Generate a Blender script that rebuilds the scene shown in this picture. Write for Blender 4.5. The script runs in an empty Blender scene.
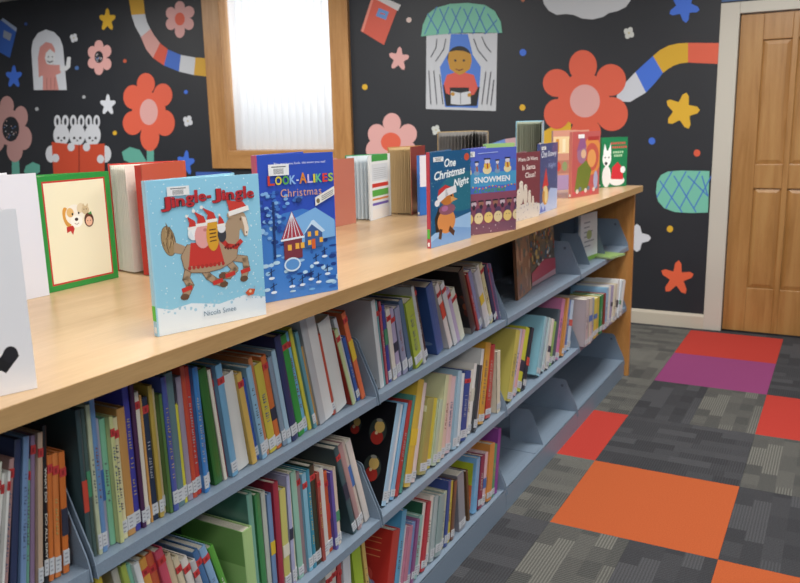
import bpy, bmesh, math, random
from mathutils import Vector, Matrix
random.seed(7)
C = bpy.context.scene.collection
sc = bpy.context.scene
PI = math.pi

# ---------------------------------------------------------------- camera (surveyed)
F, PITCH, ROLL, YAW, CAMH = 800.8127, .2066, -.0233, -.5069, 1.4384
_fw = Vector((math.sin(YAW)*math.cos(PITCH), math.cos(YAW)*math.cos(PITCH), -math.sin(PITCH)))
_rt = Vector((math.cos(YAW), -math.sin(YAW), 0)); _up = _rt.cross(_fw)
_r2 = math.cos(ROLL)*_rt + math.sin(ROLL)*_up; _u2 = -math.sin(ROLL)*_rt + math.cos(ROLL)*_up
cam = bpy.data.cameras.new('camera'); co = bpy.data.objects.new('camera', cam); C.objects.link(co)
co.matrix_world = Matrix(((_r2.x, _u2.x, -_fw.x, 0), (_r2.y, _u2.y, -_fw.y, 0), (_r2.z, _u2.z, -_fw.z, CAMH), (0, 0, 0, 1)))
cam.sensor_width = 36; cam.lens = F*36/800; cam.clip_start = .05
cam.dof.use_dof = True; cam.dof.focus_distance = 1.9; cam.dof.aperture_fstop = 7.1
sc.camera = co
WY = 5.707                                   # the mural wall
def wp(px, py):                              # a surveyed point on the mural wall -> (x, z)
    d = _fw + _r2*(px-400)/F - _u2*(py-291.5)/F
    t = WY/d.y
    return (d.x*t, CAMH + d.z*t)

# ---------------------------------------------------------------- materials
def lin(h):
    h = h.lstrip('#'); v = [int(h[i:i+2], 16)/255 for i in (0, 2, 4)]
    return tuple((c/12.92 if c <= .04045 else ((c+.055)/1.055)**2.4) for c in v) + (1,)
MATS = {}
def mat(hexc, rough=.55, metal=0, coat=0, spec=.5):
    k = (hexc, rough, metal, coat, spec)
    if k in MATS: return MATS[k]
    m = bpy.data.materials.new('paint_' + hexc); m.use_nodes = True
    b = m.node_tree.nodes['Principled BSDF']
    b.inputs['Base Color'].default_value = lin(hexc); b.inputs['Roughness'].default_value = rough
    b.inputs['Metallic'].default_value = metal; b.inputs['Coat Weight'].default_value = coat
    b.inputs['Coat Roughness'].default_value = .15; b.inputs['Specular IOR Level'].default_value = spec
    m.diffuse_color = lin(hexc)
    MATS[k] = m
    return m
class NT:
    def __init__(s, name, rough=.5):
        s.m = bpy.data.materials.new(name); s.m.use_nodes = True; s.t = s.m.node_tree
        s.b = s.t.nodes['Principled BSDF']; s.b.inputs['Roughness'].default_value = rough
    def n(s, typ, **kw):
        x = s.t.nodes.new(typ)
        for k, v in kw.items():
            if k in x.inputs.keys(): x.inputs[k].default_value = v
            else: setattr(x, k, v)
        return x
    def l(s, a, b): s.t.links.new(a, b)
    def ramp(s, fac, stops):
        r = s.n('ShaderNodeValToRGB'); e = r.color_ramp.elements
        while len(e) < len(stops): e.new(.5)
        for i, (p, c) in enumerate(stops): e[i].position = p; e[i].color = lin(c) if isinstance(c, str) else (c, c, c, 1)
        s.l(fac, r.inputs[0]); return r.outputs[0]
    def mapped(s, scale=(1, 1, 1), rot=(0, 0, 0)):
        tc = s.n('ShaderNodeTexCoord'); mp = s.n('ShaderNodeMapping'); mp.inputs['Scale'].default_value = scale; mp.inputs['Rotation'].default_value = rot
        s.l(tc.outputs['Object'], mp.inputs[0]); return mp.outputs[0]
    def bump(s, h, st, d=.002):
        b = s.n('ShaderNodeBump'); b.inputs['Strength'].default_value = st; b.inputs['Distance'].default_value = d
        s.l(h, b.inputs['Height']); s.l(b.outputs[0], s.b.inputs['Normal'])
def wood(name, c0, c1, c2, scale, rough, fine=None, coat=0):
    w = NT(name, rough)
    v = w.mapped(scale)
    n1 = w.n('ShaderNodeTexNoise', Scale=3.0, Detail=6.0, Roughness=.6, Distortion=.6); w.l(v, n1.inputs['Vector'])
    col = w.ramp(n1.outputs['Fac'], [(.3, c0), (.5, c1), (.72, c2)])
    v2 = w.mapped(tuple(s*5 for s in (fine or scale)))
    n2 = w.n('ShaderNodeTexNoise', Scale=9.0, Detail=3.0); w.l(v2, n2.inputs['Vector'])
    g = w.ramp(n2.outputs['Fac'], [(.35, .82), (.62, 1.0)])
    mx = w.n('ShaderNodeMixRGB', blend_type='MULTIPLY'); mx.inputs[0].default_value = .55
    w.l(col, mx.inputs[1]); w.l(g, mx.inputs[2]); w.l(mx.outputs[0], w.b.inputs['Base Color'])
    w.b.inputs['Coat Weight'].default_value = coat; w.b.inputs['Coat Roughness'].default_value = .2
    return w.m
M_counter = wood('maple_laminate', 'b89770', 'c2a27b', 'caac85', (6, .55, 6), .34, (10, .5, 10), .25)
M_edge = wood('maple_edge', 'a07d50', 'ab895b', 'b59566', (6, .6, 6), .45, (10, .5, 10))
M_oak = wood('oak_trim', 'a87640', 'b9864e', 'c6965e', (7, 7, .6), .42)
M_oakh = wood('oak_trim_rail', 'a87640', 'b9864e', 'c6965e', (.6, 7, 7), .42)
M_door = wood('oak_door', '966a34', 'aa7c46', 'b48a52', (7, 7, .5), .38, (16, 16, .6), .2)
M_panelwood = wood('end_panel_oak', 'b5793c', 'c58a4a', 'd09a5a', (6, 6, .6), .45)
def steel():
    w = NT('blue_grey_steel', .42)
    v = w.mapped((60, 60, 60)); n = w.n('ShaderNodeTexNoise', Scale=8.0); w.l(v, n.inputs['Vector'])
    col = w.ramp(n.outputs['Fac'], [(.3, '76879a'), (.7, '8293a5')]); w.l(col, w.b.inputs['Base Color'])
    w.bump(n.outputs['Fac'], .05, .0005); return w.m
M_steel = steel()
M_steeldk = mat('5a6676', .5)
def paper():
    w = NT('page_edges', .8)
    v = w.mapped((900, 900, 1)); n = w.n('ShaderNodeTexNoise', Scale=1.0, Detail=1.0); w.l(v, n.inputs['Vector'])
    col = w.ramp(n.outputs['Fac'], [(.35, 'c9c2b0'), (.65, 'ece7da')]); w.l(col, w.b.inputs['Base Color']); return w.m
M_paper = paper()
def carpet(name, a, b, c, rot=0, lo=.5):
    w = NT(name, .95); w.b.inputs['Specular IOR Level'].default_value = .1
    tc = w.n('ShaderNodeTexCoord')
    mp = w.n('ShaderNodeMapping'); mp.inputs['Rotation'].default_value = (0, 0, rot); w.l(tc.outputs['Object'], mp.inputs[0])
    br = w.n('ShaderNodeTexBrick', offset=.37, offset_frequency=2, squash=.6, squash_frequency=3)
    for k, v in (('Scale', 1.0), ('Mortar Size', .0), ('Brick Width', .17), ('Row Height', .062), ('Bias', 0.0)): br.inputs[k].default_value = v
    br.inputs['Color1'].default_value = (0, 0, 0, 1); br.inputs['Color2'].default_value = (1, 1, 1, 1)
    w.l(mp.outputs[0], br.inputs['Vector'])
    col = w.ramp(br.outputs['Color'], [(.0, a), (.45, b), (1., c)])
    sts = []
    for dr in 'XY':
        wv = w.n('ShaderNodeTexWave', wave_type='BANDS', bands_direction=dr); wv.inputs['Scale'].default_value = 30; wv.inputs['Distortion'].default_value = .8; wv.inputs['Detail'].default_value = 1
        w.l(mp.outputs[0], wv.inputs['Vector']); sts.append(w.ramp(wv.outputs['Fac'], [(.35, lo), (.6, 1.05)]))
    thr = w.ramp(br.outputs['Color'], [(.5, 0.), (.52, 1.)])
    ms = w.n('ShaderNodeMixRGB'); w.l(thr, ms.inputs[0]); w.l(sts[0], ms.inputs[1]); w.l(sts[1], ms.inputs[2])
    mx = w.n('ShaderNodeMixRGB', blend_type='MULTIPLY'); mx.inputs[0].default_value = 1; w.l(col, mx.inputs[1]); w.l(ms.outputs[0], mx.inputs[2])
    n = w.n('ShaderNodeTexNoise', Scale=260.0, Detail=2.0); w.l(tc.outputs['Object'], n.inputs['Vector'])
    g = w.ramp(n.outputs['Fac'], [(.3, .6), (.7, 1.1)])
    m2 = w.n('ShaderNodeMixRGB', blend_type='MULTIPLY'); m2.inputs[0].default_value = .8; w.l(mx.outputs[0], m2.inputs[1]); w.l(g, m2.inputs[2])
    w.l(m2.outputs[0], w.b.inputs['Base Color']); w.bump(n.outputs['Fac'], .4, .003); return w.m
M_carpL = carpet('carpet_striped_grey', '5a5b5a', '6b6b68', '7c7c77', 0, .62); M_carpL2 = carpet('carpet_striped_grey_turned', '5a5b5a', '6b6b68', '7c7c77', PI/2, .62)
M_carpD = carpet('carpet_charcoal', '424347', '4b4c50', '57585c', PI/2, .82); M_carpD2 = carpet('carpet_charcoal_turned', '424347', '4b4c50', '57585c', 0, .82)
def plain_carpet(name, a, b):
    w = NT(name, .95); w.b.inputs['Specular IOR Level'].default_value = .1
    v = w.mapped((1, 1, 1)); n = w.n('ShaderNodeTexNoise', Scale=240.0, Detail=3.0); w.l(v, n.inputs['Vector'])
    w.l(w.ramp(n.outputs['Fac'], [(.3, a), (.7, b)]), w.b.inputs['Base Color']); w.bump(n.outputs['Fac'], .4, .003); return w.m
M_cO = plain_carpet('carpet_orange', 'ae5630', 'bc603a'); M_cR = plain_carpet('carpet_red', 'ae3a32', 'ba443c'); M_cP = plain_carpet('carpet_magenta', '84406c', '95497b')
def wallmat(name, a, b, rough=.7):
    w = NT(name, rough); v = w.mapped((1, 1, 1)); n = w.n('ShaderNodeTexNoise', Scale=3.0, Detail=4.0); w.l(v, n.inputs['Vector'])
    w.l(w.ramp(n.outputs['Fac'], [(.3, a), (.7, b)]), w.b.inputs['Base Color'])
    n2 = w.n('ShaderNodeTexNoise', Scale=180.0); w.l(v, n2.inputs['Vector']); w.bump(n2.outputs['Fac'], .12, .001); return w.m
M_wall = wallmat('black_mural_paint', '1f2229', '22252c', .55)
M_ceil = wallmat('ceiling_tile', 'd8d8d4', 'e0e0dc'); M_trim = mat('c3bfb4', .5); M_base = mat('c2baaa', .55)

# ---------------------------------------------------------------- mesh helpers
class MB:
    def __init__(s): s.v = []; s.f = []; s.m = []; s.mats = []
    def slot(s, m):
        if m not in s.mats: s.mats.append(m)
        return s.mats.index(m)
    def face(s, pts, m):
        b = len(s.v); s.v += [tuple(p) for p in pts]; s.f.append(tuple(range(b, b+len(pts)))); s.m.append(s.slot(m))
    def box(s, x0, x1, y0, y1, z0, z1, m, mtx=None):
        P = [Vector((x, y, z)) for x in (x0, x1) for y in (y0, y1) for z in (z0, z1)]
        if mtx is not None: P = [mtx @ p for p in P]
        b = len(s.v); s.v += [tuple(p) for p in P]
        for f in ((0, 1, 3, 2), (4, 6, 7, 5), (0, 4, 5, 1), (2, 3, 7, 6), (0, 2, 6, 4), (1, 5, 7, 3)):
            s.f.append(tuple(b+i for i in f)); s.m.append(s.slot(m))
    def prism(s, pts, vec, m):              # polygon pts (3D) extruded by vec
        n = len(pts); b = len(s.v); vec = Vector(vec)
        s.v += [tuple(p) for p in pts] + [tuple(Vector(p)+vec) for p in pts]; k = s.slot(m)
        s.f.append(tuple(range(b, b+n))[::-1]); s.m.append(k); s.f.append(tuple(range(b+n, b+2*n))); s.m.append(k)
        for i in range(n):
            j = (i+1) % n; s.f.append((b+i, b+j, b+n+j, b+n+i)); s.m.append(k)
    def build(s, name, parent=None, bevel=0, smooth=False):
        me = bpy.data.meshes.new(name); me.from_pydata(s.v, [], s.f)
        for m in s.mats: me.materials.append(m)
        for p, k in zip(me.polygons, s.m): p.material_index = k
        bm = bmesh.new(); bm.from_mesh(me)
        bmesh.ops.recalc_face_normals(bm, faces=bm.faces[:])
        bm.to_mesh(me); bm.free(); me.update()
        o = bpy.data.objects.new(name, me); C.objects.link(o)
        if parent: o.parent = parent
        if bevel:
            b = o.modifiers.new('bevel', 'BEVEL'); b.width = bevel; b.segments = 2; b.limit_method = 'ANGLE'; b.angle_limit = .6
        return o
def tag(o, label=None, cat=None, group=None, kind=None):
    if label: o['label'] = label
    if cat: o['category'] = cat
    if group: o['group'] = group
    if kind: o['kind'] = kind
    return o
def empty(name, loc, rz=0):
    o = bpy.data.objects.new(name, None); C.objects.link(o); o.location = loc; o.rotation_euler = (0, 0, rz); o.empty_display_size = .05
    return o
def text_polys(s, extrude=0, shear=0, bold=0, spacing=1):
    cu = bpy.data.curves.new('t', 'FONT'); cu.body = s; cu.size = 1; cu.shear = shear; cu.offset = bold; cu.resolution_u = 3; cu.space_character = spacing
    o = bpy.data.objects.new('t', cu); C.objects.link(o)
    dg = bpy.context.evaluated_depsgraph_get(); dg.update()
    me = o.evaluated_get(dg).to_mesh()
    V = [(v.co.x, v.co.y) for v in me.vertices]; Fc = [tuple(p.vertices) for p in me.polygons]
    o.evaluated_get(dg).to_mesh_clear(); bpy.data.objects.remove(o); bpy.data.curves.remove(cu)
    return V, Fc
class Canvas:                               # flat printed shapes on a plane: origin o, axes u and v, outward n
    def __init__(s, o, u, v, n, step=.00012):
        s.o, s.u, s.v, s.n, s.mb, s.k, s.step = Vector(o), Vector(u), Vector(v), Vector(n), MB(), 1, step
        s.clip = None; s.rough = .45
    def P(s, a, b): return s.o + s.u*a + s.v*b + s.n*(s.k*s.step)
    def poly(s, pts, c, keep=False):
        if s.clip:
            a0, a1, b0, b1 = s.clip; pts = clip_poly(pts, a0, a1, b0, b1)
            if len(pts) < 3: return
        s.mb.face([s.P(a, b) for a, b in pts], mat(c, s.rough) if isinstance(c, str) else c)
        if not keep: s.k += 1
    def rect(s, a0, b0, a1, b1, c, **k): s.poly([(a0, b0), (a1, b0), (a1, b1), (a0, b1)], c, **k)
    def ell(s, a, b, ra, rb, c, rot=0, n=20, keep=False):
        cr, sr = math.cos(rot), math.sin(rot)
        s.poly([(a+ra*math.cos(t)*cr-rb*math.sin(t)*sr, b+ra*math.cos(t)*sr+rb*math.sin(t)*cr) for t in [2*PI*i/n for i in range(n)]], c, keep=keep)
    def line(s, pts, w, c, keep=False):
        for i in range(len(pts)-1):
            (x0, y0), (x1, y1) = pts[i], pts[i+1]; L = math.hypot(x1-x0, y1-y0) or 1; nx, ny = -(y1-y0)/L*w/2, (x1-x0)/L*w/2
            ex, ey = (x1-x0)/L*w*.3, (y1-y0)/L*w*.3
            s.poly([(x0+nx-ex, y0+ny-ey), (x0-nx-ex, y0-ny-ey), (x1-nx+ex, y1-ny+ey), (x1+nx+ex, y1+ny+ey)], c, keep=True)
        if not keep: s.k += 1
    def text(s, t, a, b, width, c, height=None, align='l', rot=0, **kw):
        V, Fc = text_polys(t, **kw)
        x0 = min(v[0] for v in V); x1 = max(v[0] for v in V); y0 = min(v[1] for v in V); y1 = max(v[1] for v in V)
        sx = width/(x1-x0); sy = (height/(y1-y0)) if height else sx
        off = 0 if align == 'l' else (-width/2)
        cr, sr = math.cos(rot), math.sin(rot); m = mat(c, s.rough); k = s.mb.slot(m); base = len(s.mb.v)
        for (x, y) in V:
            X = (x-x0)*sx+off; Y = (y-y0)*sy
            s.mb.v.append(tuple(s.P(a+X*cr-Y*sr, b+X*sr+Y*cr)))
        for f in Fc: s.mb.f.append(tuple(base+i for i in f)); s.mb.m.append(k)
        s.k += 1
    def build(s, name, parent): return s.mb.build(name, parent)
def clip_poly(pts, a0, a1, b0, b1):
    def cut(P, inside, inter):
        out = []
        for i in range(len(P)):
            p, q = P[i-1], P[i]
            if inside(q):
                if not inside(p): out.append(inter(p, q))
                out.append(q)
            elif inside(p): out.append(inter(p, q))
        return out
    def ix(v): return lambda p, q: (v, p[1]+(q[1]-p[1])*(v-p[0])/(q[0]-p[0]))
    def iy(v): return lambda p, q: (p[0]+(q[0]-p[0])*(v-p[1])/(q[1]-p[1]), v)
    for ins, it in ((lambda p: p[0] >= a0, ix(a0)), (lambda p: p[0] <= a1, ix(a1)), (lambda p: p[1] >= b0, iy(b0)), (lambda p: p[1] <= b1, iy(b1))):
        if pts: pts = cut(pts, ins, it)
    return pts

# ================================================================ THE ROOM
CEIL = 2.77
def struct(mb, name, **k): return tag(mb.build(name, **k), kind='structure')
b = MB(); b.box(-9.5, 3.2, -3.2, WY+.15, -.1, -.008, M_carpD); floor = struct(b, 'floor')
T = .6054; TW = .5776; X0 = -.8449; R0 = 2.6114
def carpet_tile(c0, c1, r, m, label=None):
    if m == M_carpL and (int(c0*2)+r) % 2: m = M_carpL2
    if m == M_carpD and (int(c0*2)+r) % 2: m = M_carpD2
    q = MB(); y0 = R0+r*T; y1 = min(y0+T, WY)
    q.box(-.0*c0, (c1-c0)*TW-.0006, 0, y1-y0-.0006, -.008, 0, m)
    o = q.build('carpet_tile', floor); o.location = (X0+c0*TW, y0, 0)
    if label: o['label'] = label
    return o
colour = {(0, 0): (M_cO, 'orange carpet tile'), (1, -1): (M_cO, 'orange carpet tile at the front edge'), (-1, 1): (M_cR, 'red carpet tile touching the bookshelf base'),
          (1, 2): (M_cR, 'red carpet tile at the right edge'), (0, 3): (M_cP, 'magenta carpet tile'), (0, 4): (M_cR, 'red carpet tile beside the magenta tile')}
light = {(-1, 0), (-1, 2), (-1, 3), (-1, 4), (1, 1), (0, -3), (-1, -3), (1, -4)}
for r in range(-6, 6):
    if R0+r*T >= WY: continue
    for c in range(-3, 4):
        if (c, r) in colour: m, l = colour[(c, r)]; carpet_tile(c, c+1, r, m, l)
        elif (c, r) == (0, 2): carpet_tile(0, .5, 2, M_carpD); carpet_tile(.5, 1, 2, M_carpL, 'striped grey carpet tile')
        elif (c, r) == (0, -1): carpet_tile(0, .5, -1, M_carpL, 'striped grey carpet tile'); carpet_tile(.5, 1, -1, M_carpD)
        elif (c, r) == (-1, -1): carpet_tile(-1, 0, -1, M_carpD)
        else: carpet_tile(c, c+1, r, M_carpL if (c, r) in light or (c < -1 and (c+r) % 2) else M_carpD)
b = MB(); b.box(-9.5, 3.2, -3.2, WY+.15, CEIL, CEIL+.1, M_ceil); struct(b, 'ceiling')
# mural wall with the window hole and the door hole
WX0, WX1, WZ0, WZ1 = -4.925, -3.745, 1.225, 2.62
DX0, DX1, DZ1 = -.70, .29, 2.085
b = MB()
b.box(-9.5, WX0, WY, WY+.15, -.05, CEIL, M_wall); b.box(WX0, WX1, WY, WY+.15, -.05, WZ0, M_wall); b.box(WX0, WX1, WY, WY+.15, WZ1, CEIL, M_wall)
b.box(WX1, DX0, WY, WY+.15, -.05, CEIL, M_wall); b.box(DX0, DX1, WY, WY+.15, DZ1, CEIL, M_wall); b.box(DX1, 3.2, WY, WY+.15, -.05, CEIL, M_wall)
wall = struct(b, 'wall_back')
b = MB(); b.box(-9.6, -9.5, -3.2, WY+.15, -.05, CEIL, mat('c9c9c5', .7)); struct(b, 'wall_left')
b = MB()
pro = [(0, 0), (-.014, 0), (-.014, .085), (-.008, .1), (0, .103)]
for a0, a1 in ((-9.5, -.775),): b.prism([(a0, WY+y-.0005, z) for y, z in pro], (a1-a0, 0, 0), M_base)
struct(b, 'baseboard_back')
b = MB(); b.prism([(.37, WY+y-.0005, z) for y, z in pro], (2.8, 0, 0), M_base); struct(b, 'baseboard_right')
# door in its painted metal frame
b = MB()
for x0, x1 in ((-.775, -.66), (.25, .365)): b.box(x0, x1, WY-.018, WY+.12, 0, 2.14, M_trim)
b.box(-.66, .25, WY-.018, WY+.12, 2.07, 2.14, M_trim)
for x0, x1 in ((-.66, -.645), (.235, .25)): b.box(x0, x1, WY+.055, WY+.12, 0, 2.07, M_trim)
fr = struct(b, 'trim_1', bevel=.003); tag(fr, 'cream painted metal frame around the oak door')
door = tag(empty('door_1', (-.655, WY+.012, .008)), kind='structure'); door['label'] = 'light oak panelled door in a cream frame'
b = MB(); W_, H_ = .90, 2.058
cols = [(.138, .345), (.40, .405+.21)]
cols = [(.135, .31), (.345, .555), (.59, .765)]
cols = [(.138, .305), (.339, .561), (.595, .762)]
rowsz = [(.30, .965), (1.12, 1.895)]
pan = []
xs = [0] + [q for c in cols for q in c] + [W_]
for i in range(0, len(xs), 2): b.box(xs[i], xs[i+1], 0, .042, 0, H_, M_door)
for (c0, c1) in cols:
    zs = [0] + [q for c in rowsz for q in c] + [H_]
    for i in range(0, len(zs), 2): b.box(c0, c1, 0, .042, zs[i], zs[i+1], M_door)
b.build('door_leaf', door, bevel=.003)
for (c0, c1) in cols:
    for (z0, z1) in rowsz:
        p = MB(); e = .028
        A = [(c0, z0), (c1, z0), (c1, z1), (c0, z1)]; B = [(c0+e, z0+e), (c1-e, z0+e), (c1-e, z1-e), (c0+e, z1-e)]
        for i in range(4):
            j = (i+1) % 4; p.face([(A[i][0], .016, A[i][1]), (A[j][0], .016, A[j][1]), (B[j][0], .007, B[j][1]), (B[i][0], .007, B[i][1])], M_door)
        p.face([(x, .007, z) for x, z in B], M_door); p.face([(x, .03, z) for x, z in A][::-1], M_door)
        for i in range(4):
            j = (i+1) % 4; p.face([(A[i][0], .016, A[i][1]), (A[j][0], .016, A[j][1]), (A[j][0], .03, A[j][1]), (A[i][0], .03, A[i][1])], M_door)
        p.build('door_panel', door)
b = MB(); b.box(-.775, .365, WY-.0035, WY-.0005, 2.15, CEIL-.002, mat('44618f', .6)); q = b.build('painted_band', wall); q['label'] = 'slate blue paint above the door frame'
# window: oak casing, sill, glass, vertical blind
win = tag(empty('window_1', (0, WY, 0)), kind='structure'); win['label'] = 'bright window with oak casing and closed white vertical blind'
b = MB()
b.box(-5.09, WX0+.03, -.03, .14, 1.075, 2.72, M_oak); b.box(WX1-.01, -3.575, -.03, .14, 1.075, 2.72, M_oak)
b.build('window_casing', win, bevel=.004)
b = MB(); b.box(WX0+.03, WX1-.01, -.03, .14, 1.075, 1.235, M_oakh); b.box(WX0+.03, WX1-.01, -.03, .14, 2.6, 2.72, M_oakh); b.build('window_rail', win, bevel=.004)
g = NT('window_glass', .02)
tr = g.n('ShaderNodeBsdfTransparent'); gl = g.n('ShaderNodeBsdfGlossy'); gl.inputs['Roughness'].default_value = .02; mx = g.n('ShaderNodeMixShader'); mx.inputs[0].default_value = .06
g.l(tr.outputs[0], mx.inputs[1]); g.l(gl.outputs[0], mx.inputs[2]); g.l(mx.outputs[0], g.t.nodes['Material Output'].inputs['Surface'])
b = MB(); b.box(WX0+.03, WX1-.01, .125, .129, 1.235, 2.6, g.m); b.build('window_pane', win)
bl = NT('vertical_blind_vinyl', .6)
d = bl.n('ShaderNodeBsdfDiffuse'); d.inputs[0].default_value = lin('eef0f2'); t2 = bl.n('ShaderNodeBsdfTranslucent'); t2.inputs[0].default_value = lin('f4f5f7')
mx = bl.n('ShaderNodeMixShader'); mx.inputs[0].default_value = .55; bl.l(d.outputs[0], mx.inputs[1]); bl.l(t2.outputs[0], mx.inputs[2]); bl.l(mx.outputs[0], bl.t.nodes['Material Output'].inputs['Surface'])
blind = tag(empty('vertical_blind', (0, WY+.075, 0)), 'closed white vertical blind hanging in the oak framed window', 'blind')
nsl = 15; sp = (WX1-WX0-.05)/nsl
for i in range(nsl):
    x = WX0+.05+i*sp; b = MB(); n = 6
    for j in range(n):
        u0, u1 = j/n, (j+1)/n
        f = lambda u: (x-.006+u*(sp+.012), .03*u-.012*math.sin(PI*u), 0)
        p0, p1 = f(u0), f(u1); b.face([(p0[0], p0[1], 1.238), (p1[0], p1[1], 1.238), (p1[0], p1[1], 2.58), (p0[0], p0[1], 2.58)], bl.m)
    b.build('slat', blind)
b = MB(); b.box(WX0+.04, WX1-.02, -.02, .03, 2.565, 2.6, mat('e8e8e6', .5)); b.build('headrail', blind)

# ---------------------------------------------------------------- mural painted on the wall
def motif(): return Canvas((0, WY, 0), (1, 0, 0), (0, 0, 1), (0, -1, 0), .00012)
def PX(*pts): return [wp(x, y) for x, y in pts]
class Mural:
    def __init__(s, k=14): s.c = motif(); s.c.rough = .6; s.c.k = k
    def poly(s, pts, c): s.c.poly(PX(*pts), c)
    def ell(s, x, y, rx, ry, c, rot=0, n=28):
        cr, sr = math.cos(rot), math.sin(rot)
        s.poly([(x+rx*math.cos(t)*cr-ry*math.sin(t)*sr, y+rx*math.cos(t)*sr+ry*math.sin(t)*cr) for t in [2*PI*i/n for i in range(n)]], c)
    def line(s, pts, w, c):
        a = wp(*pts[0]); k = abs(wp(pts[0][0]+1, pts[0][1])[0]-a[0]); s.c.line(PX(*pts), w*k, c)
    def done(s, name, label):
        o = s.c.build(name, wall); o['label'] = label; return o
RED, PNK, YEL, BLU, WHT, MNT, BLK, GRY = 'dc5f45', 'dca6a2', 'dcae2c', '3f6fd6', 'd6dae2', '6fbba6', '24262c', 'ced1d8'
def mflower(petals, mid, core, cols, label, dots=False, stem=None):
    m = Mural()
    if stem:
        for p in stem: m.poly(p, '5fa898')
    for (x, y, rx, ry) in petals: m.ell(x, y, rx, ry, cols[0])
    m.ell(*mid, cols[0]); m.ell(*core, cols[1])
    if dots:
        for i in range(16):
            a = random.random()*6.3; r = random.random()**.5*.8; m.ell(core[0]+core[2]*r*math.cos(a), core[1]+core[3]*r*math.sin(a), .5, .7, random.choice(['c9cdd6', 'c9a6a0', '6f8fc8']), n=6)
    m.done('mural_flower', label)
mflower([(146, 84, 9, 11), (163, 95, 9.5, 11.5), (165, 123, 10, 13), (150, 137, 9.5, 14), (133, 123, 10, 12), (133, 97, 9.5, 12)], (149, 112, 17, 20), (149, 112, 9, 13), (RED, PNK), 'painted coral flower with pink centre left of the window',
        stem=[[(147, 148), (154, 148), (154, 165), (147, 165)], [(147, 162), (140, 150), (130, 147), (122, 152), (124, 160), (132, 164)]])
mflower([(583, 66, 14, 16), (611, 80, 15, 16), (612, 114, 16, 17), (586, 132, 15, 15), (557, 114, 13, 15), (557, 83, 14, 14)], (584, 100, 26, 27), (585, 101, 15, 16.5), (RED, PNK), 'painted coral flower with pink centre, the largest on the wall')
mflower([(392, 123, 9, 10), (408, 134, 9, 10), (377, 134, 9, 10), (376, 150, 10, 11), (408, 152, 9, 11), (392, 158, 10, 10)], (392, 142, 16, 16), (391, 142, 10, 9.5), (PNK, RED), 'painted pale pink flower with coral centre right of the window')
mflower([(180, 7, 5, 6), (189, 12, 5.5, 6), (189, 24, 5, 6), (180, 31, 5, 7), (171, 24, 5, 6), (171, 13, 5, 6)], (180, 19, 10, 11), (180, 19, 5, 6.5), (PNK, RED), 'painted small pink flower with coral centre by the ribbon')
mflower([(99, 46, 4.5, 6), (107, 51, 4.5, 6), (107, 64, 4.5, 6), (99, 69, 4.5, 6), (92.5, 63, 4.5, 5.5), (92.5, 52, 4.5, 6)], (99, 57, 8, 10), (99, 57, 4.3, 6), (PNK, '1c1e26'), 'painted small pink flower with dark centre beside the arched window', True)
mflower([(7, 106, 7, 10), (21, 117, 7, 11), (24, 138, 8, 12), (15, 150, 8, 12), (-2, 117, 7, 12), (-3, 140, 8, 12)], (11, 128, 14, 18), (11, 129, 8.5, 12.5), ('b98d8a', '1c1e26'), 'painted dusty pink flower with speckled dark centre at the left edge', True,
        stem=[[(12, 158), (19, 158), (20, 175), (12, 175)], [(24, 172), (26, 166), (33, 162), (40, 165), (40, 172), (30, 178)]])
def star(x, y, r, c, label, pts=5, inner=.5, rot=0, sx=1.0):
    m = Mural(); P = []
    for i in range(pts*2*3):
        a = PI*i/(pts*3) + rot - PI/2
        ph = (i % 6)/6.0; q = .5+.5*math.cos(2*PI*ph); rr = r*(inner + (1-inner)*q**1.1); P.append((x+sx*rr*math.cos(a), y+rr*math.sin(a)))
    m.poly(P, c); m.done('mural_star', label)
star(107.5, 20, 12, YEL, 'painted yellow star left of the curved ribbon', sx=.72)
star(14, 77, 12, BLU, 'painted blue star below the blue painted book', sx=.72)
star(108, 105, 11, WHT, 'painted white star above the bunnies', sx=.75)
star(399, 59, 12.5, PNK, 'painted pink star right of the window', rot=.1, sx=.85)
star(682, 111, 19, YEL, 'painted yellow star beside the door', rot=.25, sx=.95)
star(677, 278, 18, 'e2633f', 'painted coral star low beside the door', rot=.1, sx=.95, inner=.42)
star(684, 7, 16, BLU, 'painted blue star at the top edge by the door', rot=.5)
star(186, 163, 13, BLU, 'painted blue star beside the coral flower stem', rot=.1, sx=.7)
star(637, 238, 14, 'd4d8e0', 'painted white star low beside the bookshelf end', pts=4)
for x, y, r, c, w in [(74, 38, 4.5, GRY, 'between the arch and yellow star'), (188, 121, 5.5, GRY, 'left of the window'), (629, 33, 6, 'c9ccc8', 'right of the white cloud'), (436, 130, 5, 'c9ccc8', 'below the painted boy')]:
    m = Mural()
    for a in range(4): m.ell(x+r*.5*math.cos(a*PI/2+.5), y+r*.55*math.sin(a*PI/2+.5), r*.42, r*.5, c)
    m.ell(x, y, r*.15, r*.15, 'b8a860', n=8); m.done('mural_blossom', 'painted tiny white blossom ' + w)
for x, y, r, c in [(26, 24, 1.6, '2b4a8c'), (77, 68, 2, '4a6fa8'), (125, 61, 1.8, 'c0563a'), (37, 109, 1.8, 'aaadb2'), (84, 97, 1.7, 'aaadb2'), (115, 133, 2.1, YEL), (186, 92, 2, BLU), (409, 20, 2.6, 'd8c0b8'), (365, 87, 2.8, YEL), (523, 52.5, 3.4, BLU), (522.5, 107.5, 3, YEL),
                   (652, 141, 3.4, BLU), (697, 153, 3.4, 'd8593c'), (670, 229, 3.2, YEL), (523, 0, 2, 'b06a50')]:
    m = Mural(); m.ell(x, y, r, r*1.05, c, n=16); m.c.build('mural_dot', wall)
def ribbon(outer, inner, cols, label):
    m = Mural(2)
    for (i, j, c) in cols: m.poly(outer[i:j+1] + inner[i:j+1][::-1], c)
    m.done('mural_ribbon', label)
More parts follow.
